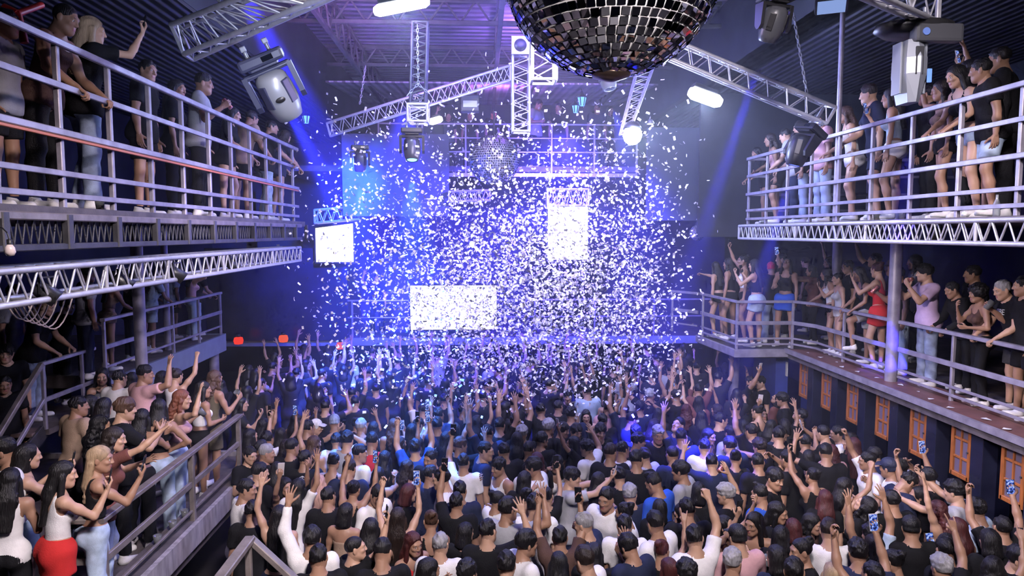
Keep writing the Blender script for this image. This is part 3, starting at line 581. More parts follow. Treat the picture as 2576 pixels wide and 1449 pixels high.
# small par lamps clamped to the gallery trusses
for i, (px, py, Y, lb) in enumerate(((118, 738, 5.2, 'black par lamp hanging nearest under the left gallery truss'), (310, 710, 6.35, 'black par lamp in the middle under the left gallery truss'), (445, 690, 7.3, 'black par lamp farther along the left gallery truss'), (585, 668, 9.2, 'black par lamp at the far end of the left gallery truss'),
                                     (1945, 584, 12.5, 'black par lamp at the far end of the right gallery truss'), (2190, 600, 9.4, 'black par lamp in the middle of the right gallery truss'), (2355, 590, 8.0, 'black par lamp near end of the right gallery truss'))):
    c = P3(px, py, Y); sgn = 1 if px < 1200 else -1
    t = thing('par_lamp', lb, 'stage light', c); dv = Vector((sgn * .6, .3, -.5)).normalized(); X = Matrix.Translation(c) @ MB_rot(dv)
    MB().lathe([(0, -.09), (.05, -.085), (.06, -.04), (.068, .08), (.06, .08), (.05, .0), (0, -.01)], 16, X).obj('can', BLACK, t)
    MB().bar(c + Vector((0, -.08, .0)), c + Vector((0, -.08, .12)), .02, .012).bar(c + Vector((0, .08, 0)), c + Vector((0, .08, .12)), .02, .012).bar(c + Vector((0, -.09, .12)), c + Vector((0, .09, .12)), .02, .012).obj('bracket', BLACK, t)
t = thing('cable_bundle', 'loops of cable hanging under the left gallery truss', 'cable', (-3.3, 5.2, 4.1)); m = MB()
for k in range(6):
    a = Vector((-3.35, 4.95 + k * .05, 4.11)); pts = [a + Vector((.02 * math.sin(k), .07 * u + .03 * k, -(.16 + .03 * k) * 4 * u * (1 - u))) for u in [i / 10 for i in range(11)]]
    pts = [a + Vector((0, (i / 10) * (.3 + .05 * k), -(.14 + .025 * k) * 4 * (i / 10) * (1 - i / 10))) for i in range(11)]
    m.path(pts, .006)
m.obj('cable', mat('pale_cable', (.3, .24, .22), .5), t)

RED = mat('red_painted_pipe', (.5, .03, .02), .4)
tag(MB().path([P3(10, 18, 6.6), P3(44, 34, 6.6), P3(62, 108, 6.6)], .035, 10).path([P3(44, 34, 6.6), P3(105, 12, 6.9)], .03, 10).obj('bent_pipe', RED), 'bent red steel pipe behind the man in the brown top at the upper left', 'pipe')
tag(MB().tube(PX(437, 360, -4.6), PX(441, 482, -4.6), .03).obj('upright_pipe', RED), 'red upright pipe behind the people on the left upper gallery', 'pipe')
# ------------------------------------------------------------------ figures: smooth body surfaces from blended limb shapes
def unit(v):
    v = np.asarray(v, float); return v / max(np.linalg.norm(v), 1e-9)

class Field:
    """A distance field on a regular grid; shapes are blended into it and the zero surface is meshed."""
    RES = 1.0
    def __init__(s, lo, hi, h):
        h = h * (Field.RES if h > .0045 else min(Field.RES, max(1.4, Field.RES * .75))); s.h = h; s.lo = np.asarray(lo, float); n = np.ceil((np.asarray(hi, float) - s.lo) / h).astype(int) + 1
        s.ax = [s.lo[i] + h * np.arange(n[i]) for i in range(3)]
        s.F = np.full(n, 0.5, np.float32)
    def box(s, lo, hi):
        sl = []
        for i in range(3):
            a = int(max(0, np.floor((lo[i] - s.lo[i]) / s.h))); b = int(min(len(s.ax[i]), np.ceil((hi[i] - s.lo[i]) / s.h) + 1))
            if b - a < 1: return None, None
            sl.append(slice(a, b))
        P = (s.ax[0][sl[0]][:, None, None], s.ax[1][sl[1]][None, :, None], s.ax[2][sl[2]][None, None, :])
        return tuple(sl), P
    def put(s, sl, d, k, sub=False):
        A = s.F[sl]
        if sub:
            d = -d; h = np.maximum(k - np.abs(A - d), 0) / k; s.F[sl] = np.maximum(A, d) + h * h * k * .25
        else:
            h = np.maximum(k - np.abs(A - d), 0) / k; s.F[sl] = np.minimum(A, d) - h * h * k * .25
    def cap(s, a, b, r1, r2, k=.02, flat=None, cuts=(), sub=False, noise=None):
        """rounded tapering limb from a to b; flat=(axis, factor) squeezes it; cuts=[(point, normal)] trims it flat"""
        a = np.asarray(a, float); b = np.asarray(b, float); R = max(r1, r2) + k + 2 * s.h
        sl, P = s.box(np.minimum(a, b) - R, np.maximum(a, b) + R)
        if sl is None: return
        ab = b - a; L2 = max(float(ab @ ab), 1e-9)
        q = [P[i] - a[i] for i in range(3)]
        t = np.clip((q[0] * ab[0] + q[1] * ab[1] + q[2] * ab[2]) / L2, 0, 1)
        v = [q[i] - t * ab[i] for i in range(3)]
        d2 = v[0] ** 2 + v[1] ** 2 + v[2] ** 2
        if flat is not None:
            n, f = flat; m = v[0] * n[0] + v[1] * n[1] + v[2] * n[2]
            d2 = d2 + (f * f - 1) * m * m
        d = np.sqrt(d2) - (r1 + (r2 - r1) * t)
        if flat is not None and flat[1] > 1: d = d * (.5 + .5 / flat[1])
        if noise is not None: d = d + noise(P)
        for (p, n) in cuts:
            d = np.maximum(d, (P[0] - p[0]) * n[0] + (P[1] - p[1]) * n[1] + (P[2] - p[2]) * n[2])
        s.put(sl, d.astype(np.float32), k, sub)
    def ell(s, c, r, k=.02, M=None, cuts=(), sub=False, noise=None):
        c = np.asarray(c, float); r = np.asarray(r, float); R = max(r) + k + 2 * s.h
        sl, P = s.box(c - R, c + R)
        if sl is None: return
        q = [P[i] - c[i] for i in range(3)]
        if M is not None: q = [q[0] * M[0, i] + q[1] * M[1, i] + q[2] * M[2, i] for i in range(3)]
        e = np.sqrt((q[0] / r[0]) ** 2 + (q[1] / r[1]) ** 2 + (q[2] / r[2]) ** 2)
        d = (e - 1) * min(r) * (1 + .5 * (np.mean(r) / min(r) - 1))
        if noise is not None: d = d + noise(P)
        for (p, n) in cuts:
            d = np.maximum(d, (P[0] - p[0]) * n[0] + (P[1] - p[1]) * n[1] + (P[2] - p[2]) * n[2])
        s.put(sl, d.astype(np.float32), k, sub)
    def mesh(s):
        F = s.F; h = s.h; S = F < 0
        nx, ny, nz = F.shape
        cnt = np.zeros((nx - 1, ny - 1, nz - 1), np.int8)
        for i in (0, 1):
            for j in (0, 1):
                for k in (0, 1):
                    cnt += S[i:nx - 1 + i, j:ny - 1 + j, k:nz - 1 + k]
        ix, iy, iz = np.nonzero((cnt > 0) & (cnt < 8))
        idx = np.full(cnt.shape, -1, np.int32); idx[ix, iy, iz] = np.arange(len(ix))
        acc = np.zeros((len(ix), 3)); num = np.zeros(len(ix))
        for ax in range(3):
            o = [a for a in range(3) if a != ax]
            for u in (0, 1):
                for w in (0, 1):
                    d0 = [0, 0, 0]; d0[o[0]] = u; d0[o[1]] = w
                    d1 = list(d0); d1[ax] = 1
                    f0 = F[ix + d0[0], iy + d0[1], iz + d0[2]]; f1 = F[ix + d1[0], iy + d1[1], iz + d1[2]]
                    m = (f0 < 0) != (f1 < 0)
                    t = np.where(m, f0 / np.where(m, f0 - f1, 1), 0)
                    for a in range(3):
                        acc[:, a] += np.where(m, d0[a] + (t if a == ax else 0), 0)
                    num += m
        V = s.lo + h * (np.stack([ix, iy, iz], 1) + acc / num[:, None])
        Q = []
        for ax in range(3):
            o = [(ax + 1) % 3, (ax + 2) % 3]
            sl0 = [slice(1, -1)] * 3; sl1 = [slice(1, -1)] * 3
            sl0[ax] = slice(0, -1); sl1[ax] = slice(1, None)
            a = S[tuple(sl0)]; b = S[tuple(sl1)]
            e = np.argwhere(a != b); 
            if not len(e): continue
            off = np.array([1, 1, 1]); off[ax] = 0
            inside = a[tuple(e.T)]
            c = e + off
            def at_(du, dw):
                g = c.copy(); g[:, o[0]] += du; g[:, o[1]] += dw
                return idx[g[:, 0], g[:, 1], g[:, 2]]
            q = np.stack([at_(-1, -1), at_(0, -1), at_(0, 0), at_(-1, 0)], 1)
            q[~inside] = q[~inside][:, ::-1]
            Q.append(q)
        Q = np.concatenate(Q); Q = Q[(Q >= 0).all(1)]
        return V, Q

def np_mesh(name, V, Q, mats, mi=None, smooth=True):
    me = bpy.data.meshes.new(name)
    me.vertices.add(len(V)); me.vertices.foreach_set('co', np.asarray(V, np.float32).ravel())
    me.loops.add(Q.size); me.loops.foreach_set('vertex_index', Q.astype(np.int32).ravel())
    me.polygons.add(len(Q)); me.polygons.foreach_set('loop_start', np.arange(0, Q.size, Q.shape[1], dtype=np.int32))
    me.polygons.foreach_set('use_smooth', np.full(len(Q), smooth))
    for m in mats: me.materials.append(m)
    if mi is not None: me.polygons.foreach_set('material_index', mi.astype(np.int32))
    me.update(calc_edges=True)
    return me

def rotm(ax, deg):
    a = math.radians(deg); c, s_ = math.cos(a), math.sin(a)
    return np.array({'x': [[1, 0, 0], [0, c, -s_], [0, s_, c]], 'y': [[c, 0, s_], [0, 1, 0], [-s_, 0, c]], 'z': [[c, -s_, 0], [s_, c, 0], [0, 0, 1]]}[ax])

def wob(P, f, a, s=0.):
    x, y, z = P
    return a * (np.sin(f * x + 1.3 * np.sin(f * .7 * z + s) + s) * np.sin(f * .8 * y + 2.1 + s) + np.sin(f * 1.1 * z + 1.7 * np.sin(f * .6 * x + s)) * .6)

# ---- head (face towards +y, origin between the ears)
def head_mesh(fem):
    f = Field((-.1, -.125, -.15), (.1, .135, .14), .0042)
    f.ell((0, -.014, .036), (.072, .092, .084), .02)
    f.ell((0, .024, -.03), (.060 if fem else .064, .066, .084), .03)
    f.cap((0, .03, -.07), (0, .058, -.095), .042, .026 if fem else .031, .03)
    for x in (-1, 1):
        f.cap((x * .05, -.005, -.05), (x * .022, .055, -.09), .02, .02, .03)
        f.ell((x * .037, .066, -.022), (.02, .018, .016), .02)
    f.cap((-.034, .077, .024), (.034, .077, .024), .014, .014, .02)
    for x in (-1, 1):
        f.ell((x * .031, .097, .003), (.017, .014, .011), .012, sub=True)
        f.ell((x * .031, .076, .003), (.0125, .0125, .0105), .003)
        f.ell((x * .075, -.008, -.004), (.009, .021, .031), .008, M=rotm('z', x * 18))
    f.cap((0, .088, .012), (0, .104, -.026), .008, .011, .012)
    for x in (-1, 1): f.ell((x * .012, .096, -.03), (.008, .009, .007), .008)
    f.cap((-.017, .086, -.056), (.017, .086, -.056), .006, .006, .008)
    f.cap((-.014, .085, -.067), (.014, .085, -.067), .0075, .0075, .008)
    f.cap((-.02, .1, -.0615), (.02, .1, -.0615), .0035, .0035, .004, sub=True)
    f.cap((0, -.022, -.04), (0, -.035, -.149), .05 if fem else .058, .05 if fem else .058, .03)
    V, Q = f.mesh()
    C = V[Q].mean(1); x, y, z = np.abs(C[:, 0]), C[:, 1], C[:, 2]
    mi = np.zeros(len(Q), int)
    mi[(x < .022) & (y > .076) & (z > -.075) & (z < -.05)] = 1
    de = np.sqrt((x - .031) ** 2 + (y - .076) ** 2 + (z - .003) ** 2)
    e = (de < .0155) & (y > .08) & (np.abs(z - .003) < .0062)
    mi[e] = 2
    mi[e & ((x - .031) ** 2 + (z - .003) ** 2 < .0068 ** 2)] = 3
    mi[(x > .012) & (x < .046) & (y > .06) & (np.abs(z - .028 + .1 * (x - .03)) < .0028)] = 3
    return V, Q, mi

# ---- hand (wrist at the origin, fingers along +y, palm towards -z, thumb at -x: a right hand)
CURL = {'open': (4, 8, 14), 'relax': (22, 30, 6), 'fist': (75, 85, 2), 'grip': (38, 52, 3), 'point': None, 'horns': None, 'rail': (55, 60, 3)}
def hand_mesh(kind):
    f = Field((-.115, -.06, -.11), (.075, .205, .06), .0041)
    f.cap((0, -.05, 0), (0, .015, 0), .026, .025, .012, flat=((0, 0, 1), 1.25))
    kn = [(-.029, .094), (-.0095, .098), (.0095, .093), (.027, .082)]
    ln = [.074, .082, .075, .058]
    for i, (x, y) in enumerate(kn):
        f.cap((x * .6, .012, 0), (x, y - .004, 0), .0145, .0118, .008)
        if kind == 'point': c = (3, 5, 4) if i == 0 else (75, 85, 2)
        elif kind == 'horns': c = (3, 5, 8) if i in (0, 3) else (75, 85, 2)
        else: c = CURL[kind]
        c1 = c[0] + i * 2.5; c2 = c[1] + i * 2; sp = math.radians((i - 1.5) * c[2])
        p = np.array([x, y, 0.]); a = math.radians(c1)
        for j, (fr, rr) in enumerate(((.45, .0092), (.31, .0083), (.24, .0073))):
            d = np.array([math.sin(sp) * math.cos(a), math.cos(sp) * math.cos(a), -math.sin(a)])
            q = p + d * ln[i] * fr
            f.cap(p, q, rr, rr - .0009, .0035); p = q; a += math.radians(c2 * (1 if j == 0 else .6))
    if kind in ('open', 'relax'): th = [(-.022, .022, -.006), (-.052, .048, -.016), (-.074, .07, -.022), (-.084, .088, -.028)]
    elif kind in ('grip', 'rail'): th = [(-.02, .022, -.008), (-.046, .046, -.026), (-.05, .066, -.046), (-.044, .08, -.06)]
    else: th = [(-.02, .022, -.008), (-.042, .05, -.024), (-.03, .07, -.038), (-.012, .078, -.042)]
    for a, b, r in zip(th[:-1], th[1:], (.0145, .0115, .0098)):
        f.cap(a, b, r, r - .0012, .008)
    return f.mesh()

HEADS = {}; HANDS = {}
def get_head(fem):
    k = (fem, Field.RES)
    if k not in HEADS: HEADS[k] = head_mesh(fem)
    return HEADS[k]
def get_hand(kind):
    k = (kind, Field.RES)
    if k not in HANDS: HANDS[k] = hand_mesh(kind)
    return HANDS[k]

# ---- arm and leg directions (written for the right side: +x outward, +y forward, +z up); hand kind; palm direction
ARMS = {
 'down':   ((.16, .02, -1), (.06, .22, -1), 'relax', (-1, 0, 0)),
 'belly':  ((.28, .1, -1), (-.35, 1, .1), 'grip', (-.6, 0, .2)),
 'cup':    ((.32, .3, -.9), (-.1, .8, .75), 'grip', (-1, .1, 0)),
 'phone':  ((.22, .75, -.55), (-.16, .5, .95), 'grip', (-.35, -1, 0)),
 'phoneup': ((.3, .55, .75), (-.1, .3, 1), 'grip', (-.35, -1, 0)),
 'phonefar': ((.2, .9, .25), (-.08, .75, .7), 'grip', (-.35, -1, .2)),
 'film':   ((.12, .85, .12), (.0, .38, .92), 'grip', (-.35, -1, .2)),
 'up':     ((.38, .12, .95), (-.12, .2, 1), 'open', (0, 1, 0)),
 'upout':  ((.75, .2, .65), (.15, .25, 1), 'open', (0, 1, 0)),
 'upbent': ((.8, .3, .3), (-.3, .25, 1), 'open', (0, 1, 0)),
 'upfist': ((.45, .35, .85), (-.15, .35, 1), 'fist', (0, 1, 0)),
 'point':  ((.35, .75, .5), (0, .7, .75), 'point', (0, .3, -1)),
 'horns':  ((.4, .5, .75), (-.05, .4, 1), 'horns', (0, 1, 0)),
 'clap':   ((.25, .65, -.55), (-.62, .6, .5), 'open', (-1, 0, 0)),
 'rail':   ((.3, .5, -.85), (-.2, .92, -.35), 'rail', (0, 0, -1)),
 'lean':   ((.35, .75, -.55), (-.55, .8, -.05), 'rail', (0, 0, -1)),
 'onhead': ((.85, .25, .35), (-.8, -.1, .62), 'relax', (-.2, -.4, -1)),
 'fwd':    ((.22, .9, .05), (-.1, 1, .28), 'relax', (-.6, 0, -1)),
 'hip':    ((.75, -.15, -.75), (-.85, .35, -.45), 'relax', (-1, 0, 0)),
 'side':   ((1, .3, .1), (.85, .6, .15), 'relax', (0, .2, -1)),
 'mouth':  ((.35, .55, -.75), (-.5, .35, .95), 'relax', (-.3, -1, 0)),
}
LEGS = {
 'stand': (((.09, 0, -1), (.02, -.03, -1)), ((.09, 0, -1), (.02, -.03, -1))),
 'wide':  (((.2, .06, -1), (.05, -.08, -1)), ((.2, -.02, -1), (.05, -.05, -1))),
 'relaxed': (((.06, -.02, -1), (.0, -.02, -1)), ((.14, .22, -1), (.03, -.2, -1))),
 'kneeup': (((.05, 0, -1), (.0, -.02, -1)), ((.12, .95, -.35), (.0, -.15, -1))),
}

def pose_def(fem=False, R='down', L='down', lean=(3, 0), twist=0, head=(0, 0, 0), legs='stand', heavy=0.):
    return dict(fem=fem, R=R, L=L, lean=lean, twist=twist, head=head, legs=legs, heavy=heavy)

class Figure:
    """Joint positions of one pose, in the person's own frame (feet on z=0, facing +y)."""
    def __init__(s, d):
        s.d = d; fem = d['fem']; s.w = w = (.9 if fem else 1.0) + d['heavy'] * .5
        s.sh = .158 if fem else .182
        lg = LEGS[d['legs']]
        s.legs = []
        drop = []
        for side, (th, cf) in zip((1, -1), lg):
            th = unit(th) * (side, 1, 1); cf = unit(cf) * (side, 1, 1)
            drop.append(-(th * .42 + cf * .42)[2])
        pz = .095 + .02 + max(drop)
        s.pel = np.array([0, 0, pz])
        for side, (th, cf) in zip((1, -1), lg):
            th = unit(th) * (side, 1, 1); cf = unit(cf) * (side, 1, 1)
            hip = s.pel + (side * .088, 0, -.02); kn = hip + th * .42; an = kn + cf * .42
            s.legs.append((side, hip, kn, an))
        s.T = rotm('x', -d['lean'][0]) @ rotm('y', d['lean'][1]) @ rotm('z', d['twist'])
        s.arms = []
        for side, key in ((1, d['R']), (-1, d['L'])):
            ua, fa, hk, pn = ARMS[key]
            flip = np.array([side, 1, 1])
            sh = s.tp((side * s.sh, 0, .45)); up = max(0, unit(ua)[2])
            sh = sh + s.T @ np.array([-side * .03 * up, 0, .045 * up])
            el = sh + s.T @ (unit(ua) * flip) * .28
            wr = el + s.T @ (unit(fa) * flip) * .245
            hd = unit(s.T @ (unit(fa) * flip)); p = s.T @ (unit(pn) * flip)
            z = -unit(p - hd * (p @ hd)); x = np.cross(hd, z)
            M = np.stack([x, hd, z], 1)
            s.arms.append((side, sh, el, wr, M, hk))
        y, p, r = d['head']
        s.H = s.T @ rotm('z', y) @ rotm('x', p - d['lean'][0] * -.6) @ rotm('y', r)
        s.nk = s.tp((0, -.012, .5))
        s.hc = s.tp((0, 0, .565)) + s.H @ np.array([0, .03, .095])
    def tp(s, p): return s.pel + s.T @ np.asarray(p, float)
    def bounds(s, pad=.14):
        pts = [s.hc, s.pel] + [p for l in s.legs for p in l[1:]] + [p for a in s.arms for p in a[1:4]]
        pts = np.array(pts); return pts.min(0) - (pad, pad + .06, 0), pts.max(0) + pad
    # ---- body shapes, used for the skin and, thicker, for what is worn over it
    def torso(s, f, g=0., cuts=(), lo=False):
        fem = s.d['fem']; w = s.w; n = s.T[:, 1]; hv = s.d['heavy']
        f.cap(s.tp((0, .01, .0)), s.tp((0, .0, .2)), .13 * w + g, (.112 if fem else .128) * w + g + hv * .05, .04, flat=(n, 1.25 - hv * .5), cuts=cuts)
        f.cap(s.tp((0, 0, .2)), s.tp((0, -.005, .38)), (.112 if fem else .128) * w + g + hv * .04, (.13 if fem else .152) + g, .04, flat=(n, 1.38), cuts=cuts)
        f.cap(s.tp((-s.sh + .045, 0, .445)), s.tp((s.sh - .045, 0, .445)), .058 + g * .7, .058 + g * .7, .05, cuts=cuts)
        if fem:
            for x in (-1, 1): f.ell(s.tp((x * .068, .085, .3)), (.062 + g * .6,) * 3, .03, cuts=cuts)
        else: f.cap(s.tp((-.07, .065, .345)), s.tp((.07, .065, .345)), .058 + g * .6, .058 + g * .6, .04, cuts=cuts)
    def hips(s, f, g=0., cuts=()):
        w = s.w * (1.12 if s.d['fem'] else 1.)
        f.cap(s.tp((-.055 * w, 0, -.01)), s.tp((.055 * w, 0, -.01)), .108 * w + g, .108 * w + g, .05, cuts=cuts)
        for x in (-1, 1): f.ell(s.tp((x * .07, -.062, -.05)), (.078 * w + g,) * 3, .04, cuts=cuts)
    def leg(s, f, l, g=(0, 0, 0), t=1., k=.03, cuts=(), noise=None):
        side, hip, kn, an = l; w = s.w * (1.08 if s.d['fem'] else 1)
        f.cap(hip, kn, .088 * w + g[0], .055 * w + g[1], .04, cuts=cuts, noise=noise)
        if t > .5:
            m = kn + (an - kn) * .35 + (0, -.012, 0)
            f.cap(kn, m, .053 * w + g[1], .054 * w + g[1], k, cuts=cuts, noise=noise); f.cap(m, an, .052 * w + g[1], .036 + g[2], k, cuts=cuts, noise=noise)
    def body(s):
        lo, hi = s.bounds(); f = Field(lo, hi, .0125); fem = s.d['fem']
        s.torso(f); s.hips(f)
        f.cap(s.tp((0, -.015, .46)), s.hc + s.H @ np.array([0, -.03, -.06]), .062 if fem else .07, .05 if fem else .057, .05)
        for l in s.legs:
            s.leg(f, l); side, hip, kn, an = l
            f.cap(an + (0, -.035, -.055), an + (side * .012, .13, -.068), .034, .026, .03)
        ar = .85 if fem else 1.05 + s.d['heavy'] * .3
        for side, sh, el, wr, M, hk in s.arms:
            f.ell(sh, (.056 * ar,) * 3, .05)
            f.cap(sh, sh + (el - sh) * .45, .05 * ar, .049 * ar, .03); f.cap(sh + (el - sh) * .45, el, .049 * ar, .037 * ar, .03)
            f.cap(el, el + (wr - el) * .3, .038 * ar, .041 * ar, .02); f.cap(el + (wr - el) * .3, wr + (wr - el) * .06, .041 * ar, .026 * ar, .02)
        V, Q = f.mesh(); Vs = [V]; Qs = [Q]; Ms = [np.zeros(len(Q), int)]; n = len(V)
        hv, hq, hm = get_head(fem)
        Vs.append(s.hc + hv @ s.H.T); Qs.append(hq + n); Ms.append(hm); n += len(hv)
        for side, sh, el, wr, M, hk in s.arms:
            v, q = get_hand(hk); v = v * (.9 if fem else 1.)
            if side < 0: v = v * (-1, 1, 1); q = q[:, ::-1]
            Mx = M if side > 0 else M
            Vs.append(wr + v @ Mx.T); Qs.append(q + n); Ms.append(np.zeros(len(q), int)); n += len(v)
        return np.concatenate(Vs), np.concatenate(Qs), np.concatenate(Ms)
    def top(s, kind):
        lo, hi = s.bounds(); f = Field(lo, hi, .0115); T = s.T; up = T[:, 2]; fem = s.d['fem']
        fold = lambda P: wob(P, 38., .0032, 1.) + wob(P, 17., .003, 2.)
        hem = {'tee': -.11, 'shirt': -.12, 'long': -.1, 'tank': -.08, 'crop': .13, 'strap': .06, 'tube': .14, 'jacket': -.1}[kind]
        cuts = [(s.tp((0, 0, hem)), -up)]
        g = .018 if kind in ('tee', 'shirt', 'long', 'jacket') else .007
        if kind == 'tube': cuts.append((s.tp((0, 0, .36)), up))
        if kind in ('tee', 'shirt', 'long', 'jacket'):
            n = T[:, 1]
            f.cap(s.tp((0, .005, -.1)), s.tp((0, 0, .36)), .148 + s.d['heavy'] * .1, .15, .03, flat=(n, 1.28), cuts=cuts, noise=fold)
        s.torso(f, g, cuts)
        if hem < 0:
            s.hips(f, g + .004, cuts)
            for side, hip, kn, an in s.legs: f.cap(hip + (0, 0, .03), hip + (kn - hip) * .3, .09 * s.w + g + .006, .09 * s.w + g + .004, .05, cuts=cuts)
        ar = .85 if fem else 1.05 + s.d['heavy'] * .3
        if kind in ('tee', 'shirt', 'long', 'jacket'):
            for side, sh, el, wr, M, hk in s.arms:
                a = unit(el - sh); te = .62 if kind in ('tee', 'shirt') else 1.
                f.ell(sh, (.056 * ar + .014,) * 3, .04)
                f.cap(sh - a * .03, sh + (el - sh) * te, .052 * ar + .014, (.049 if te < 1 else .038) * ar + .02, .03, cuts=[(sh + (el - sh) * te, a)] if te < 1 else (), noise=fold)
                if te == 1.:
                    b = unit(wr - el)
                    f.cap(el, el + (wr - el) * .93, .042 * ar + .014, .03 * ar + .012, .02, cuts=[(el + (wr - el) * .92, b)], noise=fold)
            f.cap(s.tp((0, .0, .47)), s.tp((0, .03, .64)), .068, .085, .012, sub=True)
        elif kind != 'tube':
            # arm holes and a low neckline
            for x in (-1, 1): f.cap(s.tp((x * (s.sh + .02), 0, .38)), s.tp((x * (s.sh + .035), 0, .56)), .078, .1, .012, sub=True)
            f.cap(s.tp((0, .05, .47)), s.tp((0, .05, .64)), .085, .11, .012, sub=True)
            if kind in ('crop', 'strap'): f.cap(s.tp((0, -.13, .47)), s.tp((0, -.15, .36)), .09, .07, .012, sub=True)
        return f.mesh()
    def bottom(s, kind):
        lo, hi = s.bounds(); f = Field(lo, hi, .0125); up = s.T[:, 2]
        cuts = [(s.tp((0, 0, .065)), up)]
        fold = lambda P: wob(P, 30., .004, .5) + wob(P, 70., .0015, 2.5)
        if kind in ('jeans', 'trousers'):
            s.hips(f, .012, cuts)
            for l in s.legs:
                side, hip, kn, an = l; w = (.012, .02, .04) if kind == 'jeans' else (.01, .014, .02)
                s.leg(f, l, w, 1., .03, cuts=[(an + (an - kn) * .06, unit(an - kn))], noise=fold)
        elif kind in ('shorts', 'hotpants'):
            s.hips(f, .012, cuts); te = .75 if kind == 'shorts' else .26
            for side, hip, kn, an in s.legs:
                w = s.w * (1.08 if s.d['fem'] else 1)
                f.cap(hip, hip + (kn - hip) * te, .088 * w + .016, (.088 - .033 * te) * w + (.034 if te > .5 else .02), .04, cuts=[(hip + (kn - hip) * te, unit(kn - hip))], noise=fold)
        else:
            te = .5; s.hips(f, .016, cuts)
            for side, hip, kn, an in s.legs: f.cap(hip, hip + (kn - hip) * te, .1 * s.w * 1.1 + .012, .095 * s.w + .018, .07, cuts=[(hip + (kn - hip) * te, unit(kn - hip))])
            mid = .5 * (s.legs[0][1] + s.legs[1][1]); km = .5 * (s.legs[0][2] + s.legs[1][2]); e = mid + (km - mid) * te
            f.cap(mid + (0, -.02, 0), e, .14, .165, .05, flat=(s.T[:, 1], 1.2), cuts=[(e, unit(km - mid))])
        return f.mesh()

